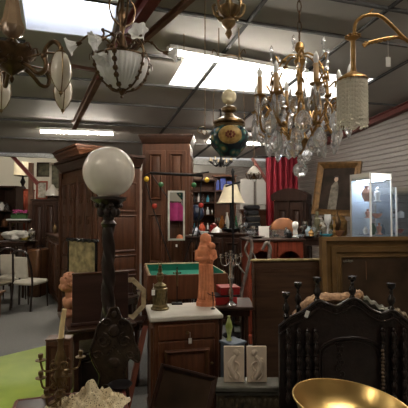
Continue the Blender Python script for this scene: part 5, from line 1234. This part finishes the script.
# table beneath the bell lampshade z 1.25 y 6.7-7.5
def bt(px, dy=0.): return sup(px, T2, 7.2+dy)
items = [('bottle', 'cream stoneware bottle left of the black record player stack', 'bottle', 240.5, 0, .36, .05, M_cream),
 ('bottle', 'green wine bottle under the bell lampshade', 'bottle', 236, .1, .33, .04, GRN), ('vase', 'tan vase under the left side of the bell lampshade', 'vase', 222, -.05, .34, .06, M_wtan if False else TAN),
 ('vase', 'white slender vase beneath the bell lampshade', 'vase', 227, .2, .40, .045, M_white), ('jar', 'dark red lidded jar left under the bell lampshade', 'jar', 213.5, -.2, .22, .07, M_redl),
 ('goblet', 'silver goblet below the bell lampshade', 'goblet', 217.5, .15, .3, .05, M_silver), ('figure', 'black figurine below the bell lampshade', 'statuette', 225, -.3, .2, .05, M_black),
 ('bottle', 'clear glass decanter right of the thin black pole', 'decanter', 234, -.3, .24, .05, M_vglass)]
for kind, lb, cat, px, dy, h, r, m_ in items: small(kind, cat.replace(' ', '_'), lb, cat, bt(px, dy), h, r, m_)
# black stacked equipment
p = bt(252, -.18); t = thing('stacked_appliance', 'stack of glossy black appliances right of the bell lampshade', 'appliance', p, R(12))
for k, (w, h, z) in enumerate(((.30, .12, 0), (.26, .10, .125), (.27, .10, .23), (.22, .10, .335), (.25, .08, .44))): m = MB(); m.box((random.uniform(-.02, .02), 0, z+h/2), (w, .22, h), .025); m.build('black_case', M_black, t); 
m = MB(); 
for z in (.12, .225, .33): m.box((0, -.112, z), (.2, .006, .012))
m.build('trim_band', M_silver, t)
m = MB(); m.box((0, 0, .09), (.02, .30, .18)); 
# counter top items z 1.34
def ctr(px, dy=0., z=1.34): return sup(px, z, 5.95+dy)
items = [('dome', 'white ceramic shell-shaped dish on the left of the dark counter', 'dish', 217, -.0, .09, .09, M_white), ('bowl', 'wide flat black bowl on the dark counter below the lampshade', 'bowl', 231.5, -.05, .06, .15, M_black),
 ('jar', 'small silver pot on the dark counter', 'pot', 241, -.08, .13, .045, M_silver), ('goblet', 'small crystal glass at the right end of the dark counter', 'glass', 245.5, -.12, .15, .035, M_vglass), ('bowl', 'glass salad bowl between the dark counter and the card', 'bowl', 250, -.25, .09, .08, M_vglass)]
for kind, lb, cat, px, dy, h, r, m_ in items[:4]: small(kind, cat.replace(' ', '_'), lb, cat, ctr(px, dy), h, r, m_)
small('bowl', 'bowl', 'glass salad bowl at the far left end of the red sideboard', 'bowl', sup(251, s0, 5.35), .09, .07, M_vglass)
# left low shelf table behind the statue with porcelain
p = W(198, 232, 5.6); table('side_table', 'small dark table of porcelain behind the coat rack', 'table', (p.x, 5.5, 0), 0, .42, .4, 1.32, M_wdark, .035, .03, .05)
items = [('vase', 'blue and white porcelain pot behind the terracotta statue', 'pot', 196, -.05, .12, .055, mat('blue white porcelain', (.12, .18, .34), .2, c2=(.75, .77, .8), scale=30)), ('bowl', 'white porcelain bowl behind the terracotta statue', 'bowl', 204, -.1, .06, .06, M_white), ('vase', 'orange-red glass vase behind the terracotta statue', 'vase', 202, .08, .18, .05, mat('orange red glass', (.45, .07, .03), .2)), ('plate', 'flat white saucer left of the blue and white pot', 'saucer', 192.5, -.12, .02, .05, M_white)]
for kind, lb, cat, px, dy, h, r, m_ in items: small(kind, cat.replace(' ', '_'), lb, cat, sup(px, 1.32, 5.5+dy), h, r, m_)
# big dark blue round thing behind rack
p = W(198, 213, 6.6); t = thing('globe', 'dark round globe on a stand behind the red ball hook', 'globe', (W(196, 213, 6.6).x, 6.6, 0)); m = MB(); m.sph((0, 0, p.z), .14, 18); m.build('sphere', mat('midnight blue paint', (.012, .02, .045), .3), t); m = MB(); m.lathe([(0, 0), (.15, 0), (.14, .03), (.03, .06), (.02, p.z-.15), (.05, p.z-.13), (0, p.z-.13)], 12); m.build('stand', M_wdark, t)
# things in the display cabinets
def vc(dx, dy, z): dx *= .85; dy *= .85; v = Matrix.Rotation(R(22), 3, 'Z') @ Vector((dx, dy, 0)); return (VC.x+v.x, VC.y+v.y, z+.004)
items = [('jug', 'vase', 'amber glazed jug on the top shelf of the lit glass cabinet, left side', 'jug', -.13, -.04, 1.8, .24, .08, mat('amber brown glaze', (.36, .15, .09), .25)), ('figurine', 'figure', 'cream figurine on a black foot, top shelf of the lit glass cabinet', 'figurine', .03, -.13, 1.8, .22, .06, M_white),
 ('figurine', 'figure', 'brown pair figurine on the middle shelf of the lit glass cabinet', 'figurine', -.12, -.05, 1.55, .14, .05, PNK), ('dish', 'bowl', 'salmon pink dish on the middle shelf of the lit glass cabinet', 'dish', .02, -.12, 1.55, .07, .08, PNK), ('glass', 'goblet', 'clear goblet on the middle shelf of the lit glass cabinet', 'glass', .12, -.12, 1.55, .14, .035, M_vglass),
 ('vase', 'vase', 'dark green glass vase on the lower shelf of the lit glass cabinet', 'vase', -.05, -.10, 1.3, .17, .045, GRN), ('figurine', 'figure', 'salmon figurine on the lower shelf of the lit glass cabinet', 'figurine', .04, -.15, 1.3, .18, .05, PNK), ('vase', 'vase', 'small white vase on the lower shelf of the lit glass cabinet', 'vase', -.15, -.02, 1.3, .12, .04, M_white), ('vase', 'bottle', 'slate blue bottle on the lower shelf of the lit glass cabinet', 'bottle', .15, -.12, 1.3, .15, .035, mat('slate blue glass', (.08, .14, .22), .2))]
for nm, kind, lb, cat, dx, dy, z, h, r, m_ in items: small(kind, nm, lb, cat, vc(dx, dy, z), h, r, m_)
small('dome', 'black_foot', 'black foot under the cream figurine in the lit glass cabinet', 'stand', vc(.03, -.13, 1.8), .05, .065, M_black) if False else None
def vd(dx, dy, z): v = Matrix.Rotation(R(20), 3, 'Z') @ Vector((dx, dy, 0)); return (VD.x+v.x, VD.y+v.y, z+.004)
for i, (dx, dy, z, kind, h, r, m_, lb) in enumerate(((-.1, -.1, 1.8, 'vase', .12, .04, M_vglass, 'clear vase on the top shelf of the right-edge cabinet'), (-.12, -.08, 1.55, 'goblet', .14, .035, M_silver, 'silver goblet on the middle shelf of the right-edge cabinet'), (-.02, -.1, 1.3, 'bowl', .07, .06, M_redl, 'red glass bowl on the lower shelf of the right-edge cabinet'), (.0, -.1, 1.55, 'jar', .12, .05, M_frost, 'frosted jar on the middle shelf of the right-edge cabinet'), (-.14, -.12, 1.3, 'vase', .13, .035, M_white, 'white vase on the lower shelf of the right-edge cabinet'))): small(kind, ('vase', 'goblet', 'bowl', 'jar', 'vase')[i], lb, ('vase', 'goblet', 'bowl', 'jar', 'vase')[i], vd(dx, dy, z), h, r, m_)
# red card by the gilt frame
p = W(403, 236, 4.4)
# ================================================================ far left back room
armoire('tall narrow brown cupboard below the drum lampshade at far left', Vx(W(20, 200, 10.6).x, 10.6), Vx(W(29, 200, 10.6).x, 10.6), W(20, 189, 10.6).z, .35, M_wred, M_wred, rows=((.06, .45), (.5, .94)), leaves=1, ch=.05, co=.02)
bookcase('dark shelving unit against the cream wall at the far left edge', W(-4, 200, 10).x, W(16, 200, 10).x, 10.0, W(10, 186, 10).z, .4, M_wdark, (.5, .9, 1.3, 1.7))
for i, (px, z, kind, h, m_) in enumerate(((2, 1.71, 'vase', .22, M_white), (7, 1.71, 'bottle', .2, M_clear), (12, 1.31, 'vase', .2, OLV), (5, 1.31, 'jar', .2, BRN), (2, .91, 'vase', .25, M_wtan), (9, .91, 'bowl', .12, M_white))):
    small(kind, 'ornament', ('white vase', 'clear bottle', 'olive vase', 'brown jar', 'tan vase', 'white bowl')[i]+' on the dark shelving unit at the far left edge', 'ornament', sup(px, z, 10.15), h, .07, m_)
# drum shade lamp on the cupboard
p = W(22, 189, 10.7); t = thing('table_lamp', 'lamp with a large cream drum shade on the narrow brown cupboard', 'lamp', (p.x, 10.75, W(20, 189, 10.6).z)); u = 10.4/400
m = MB(); m.lathe([(9*u, 14*u), (8.5*u, 28*u), (8.2*u, 28*u), (8.7*u, 14*u)], 24); m.build('drum_shade', M_shade, t); m = MB(); m.lathe([(0, 0), (.1, 0), (.08, .04), (.03, .1), (.07, .2), (.03, .3), (.02, 16*u), (0, 16*u)], 14); m.build('base', M_black, t)
# clock-like plate on wall
# dark tall clock case with picture and dome lampshade
cupboard('tall_chest', 'dark tall chest carrying a small framed picture and a cream dome lampshade', 'chest', Vx(W(32, 200, 8.9).x, 8.9), Vx(W(58, 200, 8.9).x, 8.9), W(45, 199, 8.9).z, .45, M_wdark, 2, 0)
zc2 = W(45, 199, 8.9).z
p = W(40.5, 198, 9.0); picture('small picture with a pale mat in a brown frame on the tall dark chest', 0, 0, M_wred, mat('pale print', (.20, .19, .15), .6, c2=(.5, .48, .4), scale=14), .035, loc=(p.x-.02, 9.12, zc2), rot=(-.08, 0, .1), w=.25, h=.42)
p = W(51.5, 198, 9.0); t = thing('table_lamp', 'low lamp with a cream dome shade on the right of the tall dark chest', 'lamp', (p.x, 9.05, zc2)); m = MB(); m.lathe([(0, .34), (.03, .33), (.05, .28), (.12, .2), (.16, .13), (.165, .08), (.15, .08), (.11, .19), (0, .27)], 20); m.build('dome_shade', M_opal, t); m = MB(); m.lathe([(0, 0), (.09, 0), (.08, .02), (.02, .04), (.02, .28), (0, .28)], 12); m.build('base', M_bronzeb, t)
# tall cream-framed picture leaning
p = W(53, 190, 9.6); picture('tall narrow mirror in a cream frame above the dome lampshade', 0, 0, M_cream, M_can, .05, loc=(p.x, 9.75, p.z), w=.28, h=W(53, 162, 9.6).z-p.z, name='tall_mirror', cat='mirror')
cupboard('cabinet', 'dark cabinet supporting the tall cream-framed mirror', 'cabinet', Vx(p.x-.3, 9.7), Vx(p.x+.25, 9.7), p.z, .25, M_wdark, 1)
p = W(41, 172, 9.8); t = thing('stag_picture', 'dark landscape picture high on the back left with a pale centre', 'picture', (p.x, 10.0, p.z-.1)); m = MB(); m.frame(.36, .36, .03, .03); m.build('frame', M_wdark, t); m = MB(); m.box((0, -.005, .18), (.33, .01, .33)); m.build('canvas', M_can, t)
# white table with flowers
p = W(18, 219, 9.0); table('white_table', 'white-topped table with a planter of pink flowers at left', 'table', (p.x, 9.2, 0), 0, .5, .5, p.z, M_wdark, .04, .03, .06, False, M_white)
t = thing('planter', 'white planter of pink flowers on the white-topped table', 'planter', (W(19, 216, 9.1).x, 9.15, p.z)); m = MB(); m.box((0, 0, .05), (.36, .16, .10), .01); m.build('trough', M_leaf, t)
m = MB()
for k in range(60): m.sph((random.uniform(-.17, .17), random.uniform(-.08, .08), .13+random.uniform(0, .07)), random.uniform(.014, .028), 6, (1, 1, .6))
o = m.build('flowers', M_pink, t); m = MB()
for k in range(40): m.sph((random.uniform(-.19, .19), random.uniform(-.09, .09), .10+random.uniform(0, .04)), .022, 5, (1.3, 1, .5))
m.build('leaves', M_leaf, t)
# low table with heaped white cloth and yellow pot
p = W(20, 243, 8.0); zt2 = W(20, 241, 8.0).z
table('table', 'round-edged dark table heaped with white linen at left', 'table', (-3.88, 8.0, 0), 0, .9, .6, zt2, M_wdark, .04, .03, .06)
m = MB()
for k in range(26): m.sph((random.uniform(-.16, .16), random.uniform(-.12, .12), .06+random.uniform(0, .12)*(1)), random.uniform(.06, .09), 10, (1.2, 1, .7))
o = m.build('linen_heap', M_white if False else mat('white linen', (.50, .48, .44), .9, bump=.2), None, remesh=.015); tag(o, 'heap of white linen on the dark table at left', 'linen'); place(o, (W(15, 240, 8).x, 8.0, zt2))
small('bowl', 'yellow_bowl', 'yellow glazed bowl on the linen-heaped table', 'bowl', (W(23, 240, 8).x, 8.05, zt2), .10, .09, mat('yellow glaze', (.50, .38, .08), .3))
small('jar', 'silver_urn', 'silver urn on the linen-heaped table behind the bowl', 'urn', (W(27.5, 240, 8).x, 8.2, zt2), .26, .08, M_silver)
small('plate', 'platter', 'shiny silver platter at the right end of the linen-heaped table', 'platter', (W(29, 240, 8).x, 7.85, zt2), .03, .15, M_silver)
small('goblet', 'silver_goblet', 'silver goblet beside the shiny platter', 'goblet', (W(32, 240, 8).x, 8.1, zt2), .2, .05, M_silver)
# chairs
def dchair(label, px, Y, rz, m_seat, m_fr, hb=.95):
    t = thing('dining_chair', label, 'chair', (W(px, 250, Y).x, Y, 0), rz); q = MB(); q.box((0, 0, .45), (.44, .42, .07), .03); q.build('seat', m_seat, t)
    for sx in (-1, 1):
        q = MB(); q.tube([(sx*.19, -.18, .43), (sx*.2, -.2, 0)], [.019, .012], 8); q.build('leg', m_fr, t)
        q = MB(); q.tube(curve([(sx*.2, .25, 0), (sx*.19, .2, .43), (sx*.18, .22, .7), (sx*.14, .27, hb)], 5), .017, 8); q.build('leg', m_fr, t)
    q = MB(); q.tube(curve([(-.14, .27, hb), (-.07, .28, hb+.05), (.07, .28, hb+.05), (.14, .27, hb)], 5), .017, 8); q.build('top_rail', m_fr, t)
    q = MB(); q.box((0, .235, .72), (.25, .03, .36), .012, rot=(-.12, 0, 0)); q.build('back_pad', m_seat, t)
dchair('dining chair with a pale padded back and dark legs, nearer the aisle', 31, 6.95, R(165), M_cream, M_wblack)
dchair('dining chair with a pale seat seen behind the nearer chair', 12, 7.4, R(190), M_cream, M_wblack)
dchair('beige upholstered chair at the left edge of the photo', -6, 6.8, R(165), mat('beige upholstery', (.23, .20, .14), .9), M_wblack)
# brown suitcase / chest standing
p = W(42, 288, 7.5); t = thing('suitcase', 'upright glossy brown suitcase standing on the carpet by the low cupboard', 'suitcase', (W(40, 288, 8.05).x, 8.05, 0), R(-15)); h = W(41, 248, 8.05).z
m = MB(); m.box((0, 0, h/2), (.26, .5, h), .03); m.build('body', mat('glossy brown leather', (.10, .042, .018), .3), t); m = MB(); m.tube(curve([(0, -.08, h), (0, -.07, h+.04), (0, .07, h+.04), (0, .08, h)], 4), .012, 6); m.build('handle', M_black, t)
for s in (-.15, .15): m = MB(); m.box((0, s, h/2), (.268, .03, h+.008), .006); m.build('strap', M_wdark, t)
table('stool', 'low pinkish wooden stool at the left edge on the carpet', 'stool', (W(3, 283, 6.6).x, 6.2, 0), 0, .36, .3, .42, M_wtan, .03, .03, .05)
small('dome', 'ornament', 'small white pyramid ornament on the white-topped table', 'ornament', (W(13, 215, 9.1).x, 9.3, W(18, 219, 9.0).z), .2, .06, M_white)
# clutter on the aisle cupboard
small('vase', 'dark_vase', 'dark vase standing on the chair-side end of the long low cupboard', 'vase', (W(52, 228, 8.2).x+.06, 8.2, 1.22), .2, .05, M_bronze)
# back room furniture along the tan wall, middle
armoire('brown armoire against the tan wall, right of the white cabinets', Vx(W(243, 200, 10.6).x, 10.6), Vx(W(266, 200, 10.6).x, 10.6), 1.75, .4, M_wmid, M_wmid, rows=((.06, .45), (.5, .94)))
picture('small pale picture above the brown bookcase on the far wall', 0, 0, M_wdark, mat('pale print', (.2, .19, .15), .6), .03, loc=(W(205, 172, 11.2).x, 11.9, 2.55), w=.5, h=.3) if False else None
# hanging black bracket on right wall
p = AB(4.6, 5.40); t = thing('wall_bracket', 'small black bracket on the board wall at the right edge', 'bracket', (W(406, 170, 6.9).x, 6.9, W(406, 170, 6.9).z)); m = MB(); m.box((0, 0, 0), (.10, .06, .05), .01); m.tube([(.0, 0, 0), (.16, .02, .03)], .012, 6); m.build('arm', M_black, t)

# dark trunk under the narrow side table
t = thing('trunk', 'dark wooden trunk standing under the narrow side table behind the candelabrum', 'trunk', (-.86, 3.19, 0), R(26))
m = MB(); m.box((0, 0, .28), (.40, .40, .5), .012)
for x in (-.15, .15): m.box((x, 0, .285), (.03, .41, .515), .004)
m.build('body', M_wblack, t); m = MB(); m.box((0, 0, .56), (.42, .42, .06), .015); m.build('lid', M_wblack, t); m = MB(); m.box((0, -.21, .52), (.05, .012, .07), .004); m.build('latch', M_bronzeb, t)
# things added behind the camera for the mirrors to reflect
t = thing('curtain', 'added magenta cloth behind the camera, seen only in the narrow mirror', 'curtain', (1.2, -1.6, 0))
m = MB(); n = 40; rows = [[m.v((-.7+1.4*i/n, .06*math.sin(i*.9), 2.12+.5*k/4)) for i in range(n+1)] for k in range(5)]
for a, b_ in zip(rows, rows[1:]):
    for i in range(n): m.f([a[i], a[i+1], b_[i+1], b_[i]])
m.build('cloth', mat('magenta cloth', (.45, .05, .20), .8), t); m = MB(); m.box((0, 0, 3.0), (1.5, .06, .06)); m.box((-.72, 0, 1.5), (.05, .05, 3.0)); m.box((.72, 0, 1.5), (.05, .05, 3.0)); m.build('stand', M_wdark, t)
armoire('added dark armoire behind the viewer, left', Vx(-.6, -1.6), Vx(-1.9, -1.6), 2.3, .55, M_wmid, M_wmidh)

# more glittering bric-a-brac
extra = [(253, 5.4, 'goblet', .15, .035, M_silver, 'small silver goblet behind the white card', 'goblet'), (259.5, 5.42, 'vase', .12, .035, M_vglass, 'little glass vase left of the white card', 'vase'),
 (270, 5.42, 'candlestick', .16, .03, M_silver, 'short silver candlestick right of the white card', 'candlestick'), (274, 5.44, 'jar', .11, .035, M_gold, 'small gilt jar behind the rectangular glass case', 'jar'), (286, 5.42, 'vase', .13, .035, M_silver, 'little silver vase right of the rectangular glass case', 'vase'), (301.5, 5.38, 'goblet', .15, .03, M_silver, 'silver goblet at the far right end of the red sideboard', 'goblet')]
for px, Y, kind, h, r, m_, lb, c_ in extra: small(kind, c_, lb, c_, sup(px, s0, Y), h, r, m_)
extra = [(305, 6.75, 'goblet', .24, .05, M_silver, 'tall silver goblet behind the pale blue tankard', 'goblet'), (311, 6.4, 'vase', .12, .05, M_gold, 'small gilt vase in front of the glass cloche', 'vase'), (319, 6.38, 'jar', .12, .045, M_silver, 'silver sugar pot in front of the cream vase', 'pot'), (323.5, 6.8, 'candlestick', .34, .05, M_silver, 'silver candlestick behind the turquoise dish', 'candlestick'), (330.5, 6.35, 'vase', .13, .04, M_vglass, 'little clear vase left of the tall brass candlestick', 'vase'), (315.5, 6.85, 'bottle', .34, .05, OLV, 'olive bottle behind the bronze figurine', 'bottle')]
for px, Y, kind, h, r, m_, lb, c_ in extra: small(kind, c_, lb, c_, sup(px, T2, Y), h, r, m_)

armoire('added tall dark armoire behind the magenta cloth', Vx(1.9, -2.05), Vx(.6, -1.9), 2.7, .5, M_wmid, M_wmidh)  # added behind the camera to darken what the narrow mirror reflects
